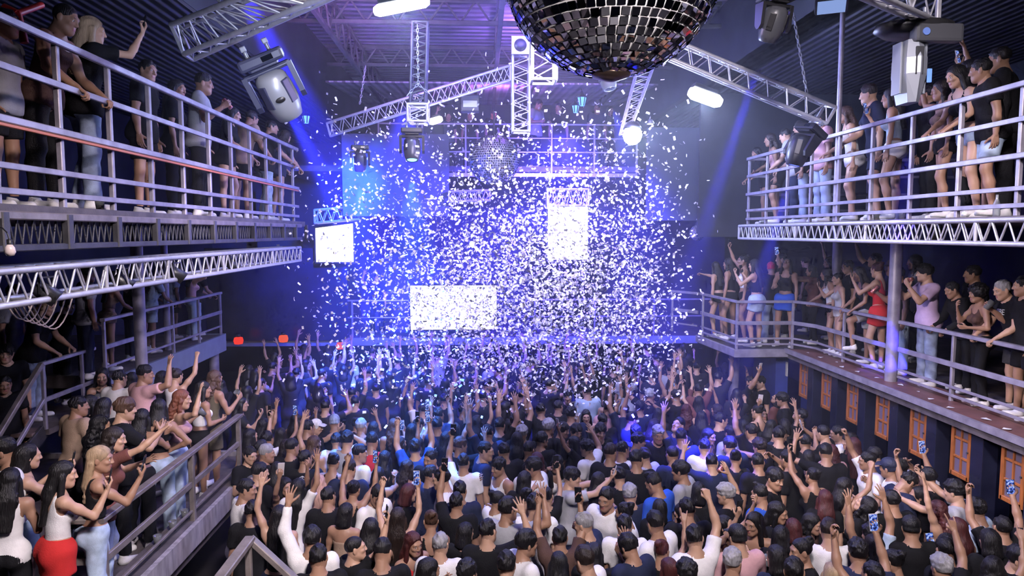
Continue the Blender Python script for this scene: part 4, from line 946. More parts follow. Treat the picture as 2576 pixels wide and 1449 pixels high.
# ---- hair, in the head's frame
def hair_mesh(kind):
    long_ = kind in ('long', 'wavy', 'pony', 'braids')
    f = Field((-.16, -.24, -.56 if long_ else -.22), (.16, .2, .23), .0065 if long_ else .0052)
    st = lambda P: .0022 * np.sin(P[0] * 330 + 3 * np.sin(P[2] * 18)) + wob(P, 60., .002)
    curl = lambda P: wob(P, 115., .0055) + wob(P, 52., .004, 1.5)
    tuft = lambda P: wob(P, 75., .0045, .7) + .0032 * np.sin(P[0] * 210 + P[1] * 120 + 2 * np.sin(P[2] * 60))
    face = lambda y, z: dict(p=(0, y, z))
    def cut_face(zf, yf=.058, side=.01):
        f.cap((0, yf + .09, zf - .1), (0, yf + .09, zf - .35), .1, .1, .008, sub=True)
        f.cap((0, yf + .05, zf - .075), (0, yf + .045, zf - .3), .068, .08, .008, sub=True)
    low = lambda z: [((0, 0, z), (0, -.25, -1))]
    if kind == 'buzz':
        f.ell((0, -.014, .037), (.0755, .0955, .0875), .01, cuts=low(-.028)); cut_face(.085)
    elif kind == 'fade':
        f.ell((0, -.014, .037), (.0745, .0945, .086), .01, cuts=low(-.02))
        f.ell((0, -.008, .062), (.073, .096, .078), .02, noise=tuft, cuts=[((0, 0, .045), (0, -.15, -1))]); cut_face(.092)
    elif kind == 'short':
        f.ell((0, -.016, .04), (.079, .1, .091), .01, cuts=low(-.03), noise=tuft); cut_face(.085)
    elif kind == 'mop':
        f.ell((0, -.01, .048), (.086, .108, .092), .01, cuts=low(-.015), noise=tuft)
        f.ell((0, -.02, .0), (.076, .095, .07), .02, cuts=low(-.03)); cut_face(.05, .07)
    elif kind == 'curl':
        f.ell((0, -.008, .06), (.088, .108, .09), .01, noise=curl, cuts=low(.0))
        f.ell((0, -.018, .02), (.077, .096, .075), .02, cuts=low(-.03)); cut_face(.075, .066)
    elif kind == 'afro':
        f.ell((0, -.025, .05), (.125, .13, .12), .01, noise=curl)
        f.cap((0, .16, -.03), (0, .16, -.3), .105, .12, .01, sub=True)
    elif kind == 'mohawk':
        f.ell((0, -.014, .037), (.0745, .0945, .086), .01, cuts=low(-.02)); cut_face(.09)
        f.cap((0, .055, .115), (0, -.07, .1), .035, .03, .02, noise=tuft)
    elif kind == 'bun':
        f.ell((0, -.016, .04), (.077, .098, .089), .01, cuts=low(-.035), noise=st); cut_face(.088)
        f.ell((0, -.095, .1), (.045, .042, .042), .015, noise=tuft)
    elif kind == 'cap':
        f.ell((0, -.012, .05), (.083, .103, .09), .01, cuts=[((0, 0, .038), (0, -.1, -1))])
        f.cap((-.03, .1, .045), (.03, .1, .045), .062, .062, .006, flat=((0, .12, .99), 7.))
        f.ell((0, -.017, .015), (.0785, .0985, .08), .005, cuts=low(-.03)); cut_face(.038, .066)
        f.ell((0, -.012, .141), (.008, .008, .006), .003)
    else:
        n = curl if kind in ('wavy',) else st
        f.ell((0, -.016, .04), (.082, .102, .092), .01, noise=st, cuts=low(-.06) if kind != 'bob' else low(-.14))
        if kind == 'bob':
            f.cap((0, -.045, .0), (0, -.055, -.1), .088, .095, .03, flat=((0, 1, 0), 1.1), noise=st, cuts=[((0, 0, -.135), (0, 0, -1))])
            f.cap((0, .14, .05), (0, .14, -.4), .1, .1, .01, sub=True); cut_face(.06, .075)
        else:
            cut_face(.085)
            if kind == 'pony':
                f.cap((0, -.1, .06), (0, -.135, .03), .025, .028, .02, noise=st); f.cap((0, -.135, .03), (0, -.13, -.33), .034, .018, .02, noise=st)
            elif kind == 'braids':
                for x in (-1, 1):
                    for j in range(9):
                        f.ell((x * (.062 + .006 * math.sin(j * 3.)), -.05 - .008 * j * .6, -.03 - .042 * j), (.026 - .0012 * j, .024, .03), .008, noise=st)
                f.cap((0, -.065, .0), (0, -.1, -.24), .08, .07, .03, flat=((0, 1, .2), 1.7), noise=st)
            else:
                bot = -.43 if kind == 'long' else -.34
                f.cap((0, -.055, .0), (0, -.1, -.17), .085, .1, .03, flat=((0, 1, .1), 1.55), noise=n)
                f.cap((0, -.1, -.17), (0, -.14, bot), .1, .07, .03, flat=((0, 1, .05), 2.1), noise=n, cuts=[((0, 0, bot - .01), (0, 0, -1))])
                for x in (-1, 1): f.cap((x * .074, .0, .0), (x * .095, -.005, -.2), .026, .03, .02, noise=n)
    return f.mesh()

def beard_mesh():
    f = Field((-.1, -.06, -.15), (.1, .13, .05), .0045)
    f.cap((0, .03, -.07), (0, .058, -.097), .045, .034, .02)
    for x in (-1, 1): f.cap((x * .055, .0, -.03), (x * .024, .055, -.09), .022, .024, .03)
    f.cap((-.022, .09, -.048), (.022, .09, -.048), .007, .007, .01)
    f.cap((-.02, .1, -.061), (.02, .1, -.061), .012, .012, .004, sub=True)
    f.ell((0, .05, .0), (.058, .09, .048), .01, sub=True)
    return f.mesh()

def shoe_mesh():
    f = Field((-.07, -.11, -.03), (.08, .24, .14), .006)
    f.cap((0, -.03, .04), (.004, .135, .034), .043, .04, .02, cuts=[((0, 0, .012), (0, 0, -1))])
    f.cap((0, -.02, .05), (0, -.02, .1), .047, .043, .03, cuts=[((0, 0, .105), (0, .2, 1))])
    V, Q = f.mesh(); C = V[Q].mean(1)
    mi = (C[:, 2] < .026).astype(int)
    return V, Q, mi
# ------------------------------------------------------------------ the people
COL = dict(k=(.010, .010, .012), n=(.02, .026, .06), w=(.78, .76, .76), g=(.36, .36, .38), b=(.03, .10, .5), r=(.55, .03, .03), o=(.13, .11, .075), e=(.36, .25, .18), m=(.16, .06, .05),
           p=(.62, .36, .38), l=(.55, .40, .60), u=(.30, .36, .52), s=(.42, .52, .66), t=(.09, .05, .04), c=(.12, .5, .62), x=(.42, .42, .44), y=(.33, .20, .22), d=(.05, .05, .055))
CNAME = dict(k='black', n='navy', w='white', g='grey', b='blue', r='red', o='olive', e='beige', m='dark red', p='pink', l='lilac', u='grey-blue', s='light blue', t='brown', c='turquoise', x='black-and-white patterned', y='mauve', d='charcoal')
HCOL = dict(k=(.007, .006, .007), d=(.018, .011, .009), b=(.07, .035, .02), r=(.06, .012, .012), a=(.16, .05, .025), y=(.36, .25, .15), p=(.52, .31, .24), g=(.30, .29, .30))
HNAME = dict(k='black', d='dark', b='brown', r='dark red', a='auburn', y='blond', p='pinkish blond', g='bleached grey')
HAIRS = dict(f=('fade', 'faded %s hair'), s=('short', 'short %s hair'), m=('mop', '%s mop hair'), c=('curl', 'curly %s hair'), z=('buzz', '%s buzz cut'), A=('afro', '%s afro'), M=('mohawk', '%s mohawk'),
             l=('long', 'long %s hair'), w=('wavy', 'wavy %s hair'), o=('bob', '%s bob hair'), u=('bun', '%s hair bun'), P=('pony', '%s ponytail'), B=('braids', '%s braids'), C=('cap', '%s cap'))
TOPS = dict(T=('tee', 'T-shirt'), S=('shirt', 'shirt'), L=('long', 'long-sleeve'), V=('tank', 'tank-top'), R=('crop', 'crop-top'), Z=('strap', 'camisole'), U=('tube', 'tube-top'), J=('jacket', 'jacket'))
BOTS = dict(J=('jeans', 'jeans'), O=('trousers', 'trousers'), H=('shorts', 'shorts'), P=('hotpants', 'short shorts'), K=('skirt', 'skirt'))
POSES = {
 'd': dict(), 'db': dict(R='belly', L='down'), 'be': dict(R='belly', L='belly', head=(0, -16, 0)),
 'ph': dict(R='phone', L='down'), 'p2': dict(R='phone', L='phone'), 'pu': dict(R='phoneup', L='down', head=(0, 10, 0)), 'P2': dict(R='phoneup', L='phoneup', head=(0, 10, 0)), 'pf': dict(R='phonefar', L='fwd'),
 'u1': dict(R='up', L='down'), 'u2': dict(R='up', L='up', head=(0, 6, 0)), 'uo': dict(R='upout', L='upout'), 'ub': dict(R='upbent', L='down'), 'uf': dict(R='upfist', L='belly'), 'pt': dict(R='point', L='down'),
 'hn': dict(R='horns', L='down'), 'cl': dict(R='clap', L='clap'), 'cu': dict(R='cup', L='down'), 'oh': dict(R='onhead', L='down'), 'fw': dict(R='fwd', L='down', lean=(8, 0)), 'rl': dict(R='rail', L='rail', lean=(16, 0), head=(0, -8, 0)),
 'ln': dict(R='lean', L='lean', lean=(27, 0), head=(0, 12, 0)), 'r1': dict(R='rail', L='down', lean=(10, 0), legs='relaxed'), 'hp': dict(R='hip', L='down', legs='relaxed'), 'mo': dict(R='mouth', L='belly'), 'sd': dict(R='side', L='down'),
 'la': dict(legs='stand', R='belly', L='down', head=(0, 32, 0), lean=(-4, 0)), 'dn': dict(R='belly', L='belly', head=(0, -30, 0), lean=(8, 0)), 'kn': dict(R='rail', L='rail', lean=(18, 0), legs='kneeup'), 'fu': dict(R='film', L='down', lean=(6, 0)),
 'ps': dict(R='phone', L='down', legs='stand'), 'pk': dict(R='phone', L='phone'), 'uk': dict(R='upbent', L='cup'), 'uc': dict(R='up', L='cup'), 'pc': dict(R='phone', L='cup'), 'po': dict(R='point', L='clap', lean=(10, 0)),
}
ACT = dict(d='standing still', db='hand at waist', be='looking down', ph='holding a phone', p2='filming two-handed', pu='raising a phone', P2='raising phone two-handed', pf='filming outstretched', u1='one arm raised', u2='both arms raised',
           uo='arms spread upwards', ub='one arm bent upwards', uf='raising a fist', pt='pointing up', hn='horns sign', cl='clapping', cu='holding a drink', oh='hand on head', fw='reaching forward', rl='hands on rail', ln='leaning on rail',
           r1='one hand on the rail', hp='hand on hip', mo='hand at mouth', sd='arm stretched sideways', la='laughing head back', dn='head bent down', kn='knee up', fu='arm stretched up', uc='arm raised with a cup', ps='holding a phone', pk='phone and can up', uk='elbow up with cup', pc='phone and cup up', po='arm reaching far up')
FACE = dict(b=0, r=-80, l=80, f=180, R=-42, L=42, F=-138, G=138)
SK = [(.42, .245, .165), (.50, .30, .205), (.36, .20, .13), (.56, .35, .25), (.30, .165, .105)]
HEADV = [(0, -4, 0), (24, -8, 3), (-24, -3, -3)]
MESHC = {}
def cached(key, fn):
    key = (key, Field.RES)
    if key not in MESHC: MESHC[key] = fn()
    return MESHC[key]
FIGS = {}
def figure(pose, fem, hv, heavy):
    k = (pose, fem, hv, heavy, Field.RES)
    if k not in FIGS:
        mir = pose.endswith('-'); d = dict(POSES[pose.rstrip('-')])
        if mir: d['R'], d['L'] = d.get('L', 'down'), d.get('R', 'down')
        h = d.get('head', (0, 0, 0)); v = HEADV[hv]; d['head'] = (h[0] + v[0], h[1] + v[1], h[2] + v[2])
        if 'lean' not in d: d['lean'] = (4, 2 if fem else -1)
        if fem and 'legs' not in d: d['legs'] = 'relaxed'
        FIGS[k] = Figure(pose_def(fem=fem, heavy=heavy, **d))
    return FIGS[k]
def cached_top(tk, pose, fem, heavy): return MESHC[(('top', tk, pose, fem, heavy), Field.RES)]
def hairm(kind):
    def f():
        V, Q = hair_mesh(kind); return np_mesh('hair', V, Q, [HAIR])
    return cached(('hair', kind), f)
def shoem():
    def f():
        V, Q, mi = shoe_mesh(); return np_mesh('shoe', V, Q, [FABRIC, RUBBER], mi)
    return cached('shoe', f)
def beardm():
    def f():
        V, Q = beard_mesh(); return np_mesh('beard', V, Q, [HAIR])
    return cached('beard', f)
# things held in hands (local: z up / along, -y towards the viewer of a phone's screen)
PH_BODY = mat('phone_body', (.02, .02, .024), .3); PH_CASE = mat('pale_phone_case', (.6, .55, .55), .4); PH_GLASS = mat('dark_phone_glass', (.012, .013, .018), .08)
PH_LIT = emission('lit_phone_screen', (.3, .45, 1), 1.); _n = PH_LIT.node_tree; _tc = _n.nodes.new('ShaderNodeTexCoord'); _nz = _n.nodes.new('ShaderNodeTexNoise'); _nz.inputs['Scale'].default_value = 45; _cr = _n.nodes.new('ShaderNodeValToRGB')
_cr.color_ramp.elements[0].position = .38; _cr.color_ramp.elements[0].color = (.01, .012, .05, 1); _cr.color_ramp.elements[1].position = .68; _cr.color_ramp.elements[1].color = (.75, .85, 1, 1); _e = _cr.color_ramp.elements.new(.52); _e.color = (.08, .16, .7, 1)
_n.links.new(_tc.outputs['Object'], _nz.inputs['Vector']); _n.links.new(_nz.outputs['Fac'], _cr.inputs['Fac']); _n.links.new(_cr.outputs['Color'], [n for n in _n.nodes if n.type == 'EMISSION'][0].inputs[0])
PHM = {}
for nm, bodym, scr in (('d', PH_BODY, PH_GLASS), ('i', PH_BODY, PH_LIT), ('w', PH_CASE, PH_LIT)):
    m = MB().box((0, 0, 0), (.076, .009, .158), b=.004); m.box((.02, .0065, .055), (.03, .004, .034), b=.0015)
    PHM[nm] = (m.mesh('phone', [bodym]), MB().box((0, -.0051, 0), (.068, .001, .148), b=.0002).mesh('display', [scr]))
CUP = MB().lathe([(0, -.055), (.03, -.055), (.044, .06), (.0425, .06), (.029, -.051), (0, -.051)], 20).mesh('cup', [CLEAR])
DRINK = mat('drink', (.35, .12, .08), .15); DRK = MB().lathe([(0, -.05), (.029, -.05), (.036, .01), (0, .01)], 18).mesh('drink', [DRINK])
CANM = MB().lathe([(0, -.075), (.024, -.075), (.029, -.066), (.029, .06), (.023, .075), (0, .073)], 20).mesh('can', [mat('silver_red_can', (.6, .22, .2), .25, .6, var=.5, vscale=18)])
BOT = MB().lathe([(0, -.11), (.03, -.11), (.032, -.1), (.032, .02), (.013, .07), (.012, .11), (0, .11)], 18).mesh('bottle', [mat('pale_bottle_glass', (.6, .65, .7), .1, 0, trans=.5)])
PEOPLE = []; ITEMS = []
GROUPS = {}
def person(loc_head, floor, face, fem, hair, hc, top, tc, bot, bc, pose, item='', heavy=0., scale=None, place='', area='', px=0, extra='', beard=False, skin=None, hv=None, shoe='w', fixlabel=None, tilt=0):
    """puts one person so that the head is at loc_head and the feet are on the floor height"""
    n = len(PEOPLE); hv = (n * 7 + 3) // 2 % 2 * 2 if hv is None else hv
    if pose.rstrip('-') in ('la', 'dn', 'rl', 'ln', 'kn', 'p2', 'P2'): hv = 0
    F = figure(pose, fem, hv, heavy)
    s = scale or (loc_head.z - floor) / F.hc[2]
    rz = R_(face); c, sn = math.cos(rz), math.sin(rz); hx, hy = F.hc[0] * s, F.hc[1] * s
    root = Vector((loc_head.x - (c * hx - sn * hy), loc_head.y - (sn * hx + c * hy), floor))
    if area in FLOOR_AREAS:
        wall = 5.42 if root.y < 12.8 else 7
        for _ in range(6):
            root.x = min(root.x, wall)
            for q in PEOPLE:
                if q['area'] not in FLOOR_AREAS: continue
                dv = root - q['o'].location; dv.z = 0; L = dv.length
                if L < .36:
                    if root.x > wall - .01 or L < .02: dv = Vector((-.3, 1 if dv.y >= 0 else -1, 0))
                    root += dv.normalized() * (.37 - L)
        root.x = min(root.x, wall)
    M = Matrix.Translation(root) @ Matrix.Rotation(rz, 4, 'Z') @ Matrix.Scale(s, 4)
    t = thing('person', None, 'person', M=M)
    mf = F.d['fem']
    def bm_():
        V, Q, mi = F.body(); return np_mesh('body', V, Q, [SKIN, LIPS, EYEW, IRIS], mi)
    sk = skin or SK[(n * 5 + 2) % 5 if n % 3 else 1]
    put_mesh('body', cached(('body', pose, fem, hv, heavy), bm_), t, Matrix(), sk)
    fb = figure(pose, fem, 0, heavy)
    def garment(kind, which, mt):
        def f():
            V, Q = getattr(fb, which)(kind); return np_mesh(kind, V, Q, [mt])
        return cached((which, kind, pose, fem, heavy), f)
    tk = TOPS[top][0]; put_mesh({'tee': 'shirt', 'shirt': 'shirt'}.get(tk, tk + '_top' if tk in ('crop', 'tube', 'tank', 'strap', 'long') else tk), garment(tk, 'top', FABRIC), t, Matrix(), COL[tc])
    bk = BOTS[bot][0]; put_mesh('shorts' if bk == 'hotpants' else bk, garment(bk, 'bottom', DENIM if bc in 'sug' else FABRIC), t, Matrix(), COL[bc])
    HM = Matrix.Translation(F.hc) @ Matrix(F.H.tolist()).to_4x4()
    hk = HAIRS[hair][0]
    put_mesh('cap' if hk == 'cap' else 'hair', hairm(hk), t, HM, COL[hc] if hk == 'cap' else HCOL[hc])
    if beard: put_mesh('beard', beardm(), t, HM, HCOL['k'])
    for side, hip, kn, an in F.legs:
        dv = (kn - an); yaw = 0
        put_mesh('shoe', shoem(), t, Matrix.Translation((an[0], an[1], an[2] - .108)) @ Matrix.Rotation(-side * .12, 4, 'Z'), COL[shoe])
    rec = dict(o=t, px=to_px(loc_head), area=area, place=place, fl=fixlabel,
               a='person in %s %s' % (CNAME[tc], TOPS[top][1]), h=(HAIRS[hair][1] % (CNAME[hc] if hk == 'cap' else HNAME[hc])), act=ACT[pose.rstrip('-')], extra=extra, src=None, top=cached_top(tk, pose, fem, heavy))
    PEOPLE.append(rec)
    for ch in item:
        side = 1 if ch.islower() else -1; a = F.arms[0] if side > 0 else F.arms[1]
        _, sh, el, wr, HM_, hk_ = a
        hd, bz, x = HM_[:, 1], HM_[:, 2], HM_[:, 0]; p = -bz
        th = -x * side
        ch = ch.lower()
        if ch in 'piw':
            z = unit(hd * .75 + np.array([0, 0, 1.])); y = -unit(p - z * (p @ z)); xx = np.cross(y, z); A = np.stack([xx, y, z], 1); pos = wr + hd * .105 + p * .026
            B, S = PHM['d' if ch == 'p' else ch]; nm = 'phone'
        else:
            z = th; y = p; xx = np.cross(y, z); A = np.stack([xx, y, z], 1); pos = wr + hd * .085 + p * .05 + z * .01
            B, S, nm = dict(c=(CUP, DRK, 'plastic_cup'), k=(CANM, None, 'drink_can'), b=(BOT, None, 'bottle'))[ch]
        W = M @ Matrix.Translation(pos) @ Matrix(A.tolist()).to_4x4()
        W = Matrix.LocRotScale(W.to_translation(), W.to_quaternion(), None)
        it = thing(nm, None, {'phone': 'phone', 'plastic_cup': 'cup', 'drink_can': 'can', 'bottle': 'bottle'}[nm], M=W)
        put_mesh({'phone': 'phone_body', 'plastic_cup': 'cup_wall', 'drink_can': 'can_body', 'bottle': 'bottle_glass'}[nm], B, it, Matrix())
        if S: put_mesh('display' if nm == 'phone' else 'drink', S, it, Matrix())
        ITEMS.append((it, nm, rec, {'p': 'dark phone', 'i': 'lit phone', 'w': 'pale lit phone', 'c': 'clear plastic cup', 'k': 'drink can', 'b': 'pale bottle'}[ch]))
    return t
FLOOR_AREAS = set('smlcbr')
CROPS = dict(A=(600, 889, 2.587), C=(1200, 889, 2.587), D=(1816, 889, 2.587), M=(0, 889, 2.587), B=(680, 440, 2.587))
def floor_place(px, py):
    if px > 2010 and py > 1000: return 'near wooden shutters', 's'
    if px < 760: return 'beside mezzanine', 'm'
    if px < 1010: return 'below left screen', 'l'
    if px < 1290: return 'below centre screen', 'c'
    if px < 1760: return 'under mirror ball', 'b'
    return 'below right platform', 'r'
def crowd(rows, floor=0., area='f'):
    for ln in rows.strip().splitlines():
        w = ln.split()
        if not w: continue
        ox, oy, k = CROPS[w[0][0]]; px, py = ox + float(w[1]) / k, oy + float(w[2]) / k
        fem = w[4][0] == 'f'; hair, hc = w[5]; top, tc = w[6]; pose = w[7]; item = w[8] if len(w) > 8 and w[8] != '.' else ''
        heavy = .05 if 'H' in w[4] else 0.
        F = figure(pose, fem, 0, heavy); s = (1.0 if not fem else .95) * (1 + .035 * math.sin(len(PEOPLE) * 2.3))
        loc = PZ(px, py, floor + F.hc[2] * s)
        face = FACE[w[3]] + 14 * math.sin(len(PEOPLE) * 4.1)
        pl, ar = floor_place(px, py) if area == 'f' else ('left mezzanine', area)
        bot = ('P' if fem and len(PEOPLE) % 2 else 'J') if len(w) < 10 else w[9][0]; bc = ('k' if bot == 'P' else 'n') if len(w) < 10 else w[9][1]
        person(loc, floor, face, fem, hair, hc, top, tc, bot, bc, pose, item, heavy, s, pl, ar, beard='e' in w[4], hv=None); PEOPLE[-1]['src'] = (w[0], w[1], w[2])

Field.RES = 1.25
# --- the left mezzanine, the figures closest to the camera
crowd('''
M 415 790 R fH lk Zw ps p Kr
M 655 690 R f By Rk ph i Js
M 66 830 b f lk Vw db . Jk
M 185 670 R f ok Zk pc pC Ks
M 22 640 G me fk Tw d . Jk
M 515 345 R mH sk Te db . Ok
M 815 365 R m mb Tk cl . Ok
M 680 350 b f ok Tk d . Jk
M 655 470 R f wk Tk cl . Ok
M 745 560 R f wd Tm po . Ju
M 925 425 b f lk Zk cl C Jk
M 1035 360 b f lk Uk hp . Js
M 1185 300 R f wa Up uk C Js
M 1325 235 R f lk Rw db . Pk
M 1400 165 R f wb Vo cu c Ho
M 1150 150 b f ud Vw uf . Jk
M 1060 165 b f lk Vk d . Jk
M 945 140 R m fk Tp ub . Jn
M 780 165 b mH sk Tw d . Jn
M 860 175 b f lk Tk d . Jk
M 665 150 F f lk Zk cu c Js
M 590 330 b f lk Tk d . Jk
''', 1.0, 'z')

Field.RES = 1.85
# --- the dance floor, front to back
crowd('''
A 520 1330 b m sk Tk d
A 480 1210 b m mk Lw u1-
A 745 1270 R m zk Tk pu p
A 940 1300 b m fk Tk be
A 1140 1240 F f lr Zr d
A 1315 1245 b m sg Tw db
A 1240 1420 R f lk Zk cl
A 1490 1440 b m ck Tk d
A 1600 1400 b m mk Tk d
A 1840 1290 r m mk Tw db
A 1480 1170 b f ok Tk d
A 1625 1160 b m sk Tk ub
A 1300 1130 b f ub Zk d
A 1420 970 b m sk Tk pu- P
A 1090 1080 b f ld Zk P2 w
A 905 930 F m sk Tw be
A 700 1040 b f ok Ue d
A 840 1180 b f lk Zk ph p
A 605 950 b m sk Tk d
A 715 930 b f uk Zk P2 i
A 265 1060 b f lk Zk u1-
A 105 1030 b mH sk Tk db
A 55 890 R m sk Tw d
A 140 780 R m fk Tk cu
A 290 870 F f lk Zk P2 w
A 390 880 b f lk Tw u1
A 525 850 b f lp Ue d
A 435 690 b m sk Tk d
A 540 700 b f uk Zk d
A 345 750 b f lk Tk d
A 195 660 R m fg Tk d
A 275 640 b m fk Tk d
A 90 670 F m sk Tk cu c
A 650 790 b m sd Tn be
A 685 680 R m fk Tw d
A 640 570 b m sk Tw oh
A 820 600 b m fk Tr d
A 890 800 b f lk Zk fw
A 910 690 b f lk Zk d
A 1000 600 b f ld Tk pu p
A 1075 740 R f wd Vk sd
A 1110 640 b m mk Tb P2 i
A 1250 690 f m fk Tk d
A 1255 790 R m sk Tn d
A 1320 820 l m sk Tw sd
A 1465 710 b m sk Tw pu- P
A 1445 600 R m mb Tk ub
A 1595 645 r m sk Tn d
A 1690 740 G m mk Vw mo
A 1710 640 b m sk Tk d
A 1865 830 b f ok Tk d
A 1880 760 R m sk Tw db
A 1800 730 b f wr Tk d
A 1925 990 b m mk Tw d
A 1690 960 R f uk Tw pt
A 1780 1010 R m mk Tg ub
A 1000 930 R f or Tk d
A 1450 890 b m sk Tn d
A 1620 520 b m sk Tn u1-
A 1465 370 b m sk Tn u2
A 1355 560 R f lk Zn d
A 1300 480 b m sk Tn pu
A 1205 370 b m sk Tw u1-
A 1305 400 b m sk Tn d
A 625 450 b m Cu Tk db
A 515 480 r m Cw Tw pf i
A 800 480 b m fg Tk d
A 705 480 b f uk Tk ub
A 880 490 b f lk Zk d
A 965 470 b f wb Zk ph w
A 275 530 b f lk Zk P2 i
A 80 540 b f lk Zk pu p
A 165 470 R f lk Tk u1
A 185 560 b m mk Tw d
A 495 590 b f wb Zk u1-
A 400 610 b f wd Tk d
A 1165 470 R m sk Tw u1
A 1060 480 b f lk Zk pu w
A 380 440 R f lk Vk ub
A 345 690 b m sk Tk d
A 760 560 b m ck Tg d
A 1180 560 b f lk Zc d
A 460 480 b m sk Tk d
A 1555 450 b f lk Tk u2
A 1400 480 b f ok Zk u1
A 1700 470 b m sk Tk u1
''')
crowd('''
C 620 810 r m mk Tx pf w
C 520 720 f f lk Zw po
C 380 750 l m mk Tw d
C 715 620 L m ck Tw ub
C 625 590 l f lk Tk pu- W
C 870 650 b m fd Tk d
C 925 800 b m sk Tk d
C 840 950 G m fk Tw cu
C 740 830 b f lk Zw d
C 995 920 b m cg Tn d
C 1150 850 L m Mk Tb be
C 1180 1010 b f ok Tk d
C 1300 1040 l f lk Vk be
C 1160 1110 L mH fk Tw cu- C
C 1000 1130 b m sk Tw d
C 790 1110 L m fg Tn d
C 920 1050 l f uk Tw sd
C 570 1190 b m sk Tt P2 p
C 350 985 b f uk Tg d
C 985 1260 L m mk Tn be
C 1060 1350 L f lr Tk cu- C
C 700 1350 L m fd Tw d
C 700 1250 b f lk Tk ub
C 530 1370 b f lk Zk d
C 1415 1200 b m sk Tw uf
C 1270 1330 b f ur Tk hn
C 1330 1400 b m ck Tk d
C 1695 1200 b m Ck Tp cu
C 1665 1360 b m cg Ve d
C 1800 1110 G f lk Zk cu- C
C 1620 920 L m cg Tk ub k
C 1840 920 L m Mk Tb d
C 1930 880 F m mk Tk d
C 1570 1110 F f ok Zn P2 i
C 1440 900 b f ok Tk d
C 1345 790 L m mk Tg d
C 1530 710 b m sk Tn ub-
C 1650 690 b f uk Tk d
C 1270 660 b m zk Tn d
C 1150 680 L m sk Tx d
C 1040 690 b m sk Tk d
C 985 640 R m sk Tw d
C 1480 610 b m sk Tw db
C 1180 530 f m cg Tk d
C 1095 570 r m ck Tk d
C 1310 470 G m fk Tn la
C 1510 540 F f lk Zk d
C 1650 520 b m mk Tg d
C 1590 440 R m sk Tk d
C 1680 360 b m Ck Tk d
C 1855 395 f f lk Zk pu w
C 1780 370 L f uk Zk d
C 1840 610 L m cd Tk fw
C 1790 700 b m sk Tk oh
C 1910 560 b m sk Tk d
C 815 440 b m sk Tk d
C 650 520 F m mk Tk d
C 755 510 F m mk Tk d
C 560 500 F m mk Tk d
C 485 480 R m cg Tk d
C 355 520 f m cg Tk d
C 435 550 R m mk Tk d
C 270 560 b f lk Tk d
C 590 280 f m mk Tk d
C 415 370 b m sk Tk u1-
C 615 400 b m ck Tn d
C 710 410 f f lk Zn d
C 1010 435 r m fk Tn u1-
C 1125 275 b m Cg Tk uo
C 1035 520 b m ck Tn d
C 1290 280 b m sk Tk pf w
C 1180 400 b f lk Tk d
C 1360 370 b f wr Zk ub
C 1460 420 b f lk Tk d
C 1440 240 b m sk Tm u1
C 1370 240 b f lk Tm u2
C 1780 190 F m sk Tk pu w
C 1620 90 b f wd Tn u1-
C 1830 190 l m sk Tk ub
C 1260 200 b f ld Ue u2
C 1560 370 l f wd Zk u1
C 1500 330 b f lk Tm pu- P
C 960 380 b m sk Tn u1-
C 780 360 b m sk Ce d
C 250 440 b m sk Tk u2
C 320 690 b m fk Tk d
C 860 300 b f lk Zk u1
C 730 250 b m sk Ts d
C 530 350 b m sk Tk d
C 1400 560 b m sk Tn u1-
C 1560 610 b m mk Tn d
C 1080 360 b m mk Tn oh
C 1230 480 R f ld Tk d
C 1740 480 b f lk Zk cl
C 1890 480 R f lk Tk d
C 1370 980 b m sk Tk d
C 470 850 b f uk Tk pu p
'''.replace('Ce d', 'Tp d'))
crowd('''
D 575 300 l m ck Tk hp
D 505 315 L f ok Tm la
D 510 400 L m sk Tk la
D 680 650 b m fk Tk ub-
D 945 700 l m sk Tw uf
D 1000 570 l m mk Tk d
D 860 590 b f lr Tk d
D 935 520 l m sk Tw pf w
D 765 640 b f wr Tp d
D 1215 840 r m sk Tn dn
D 975 1190 b m ck Ts u2
D 935 990 L f wk Tk la
D 1180 1140 b m Ck Tk d
D 1335 840 b m ck Tw P2 w
D 1600 900 L m ck Tx pf
D 1700 1000 L m ck Ts d
D 1410 1260 b m sk Tk ph i
D 1740 1220 b f ok Tk fw
D 1430 1400 b m cg Tk hn
D 1290 1400 L f uk Tk d
D 700 1160 b m fd Tw d
D 590 1110 F f wk Tt d
D 470 1040 F f lk Tk mo
D 350 1170 b f ok Tk ph i
D 430 1120 b f or Tk d
D 500 1280 l f uk Tk mo
D 690 1420 b f ly Tk d
D 850 1420 b m sk Tn P2 w
D 470 1420 b m sk Tk d
D 670 950 b f lr Tk d
D 590 800 b f uk Vk pu- P
D 450 700 L m sk Tk d
D 590 690 b f ok Zk d
D 310 560 b m sk Tk u1-
D 400 570 F m sk Tn be
D 1245 640 l m sk Tn d
D 1205 770 L m Cn Tw cu
D 1330 900 l f ok Tk d
D 1880 1060 L f wr Zt u1-
D 1640 1380 R f wk Tk hn
D 1800 1080 b m sk Tk P2 i
D 1800 1400 F m mk Tk fw
D 1540 1150 b f lr Zr d
D 1900 830 L m mk Tx oh
D 1480 880 L m sk Tk cl
D 1080 960 b m sk Tk d
D 560 600 b m sk Tk fu
D 830 560 L m zk Tk d
D 1520 1310 R f wk Tk fw
D 1120 1310 b m ck Tn d
D 250 1290 b f ok Tn d
D 1900 1240 L f lk Tm sd
D 790 880 R f lk Ue uf
D 880 1300 b f lk Tk d
D 400 470 b f ok Tk u1
D 1700 720 l m sk Tk d
''')
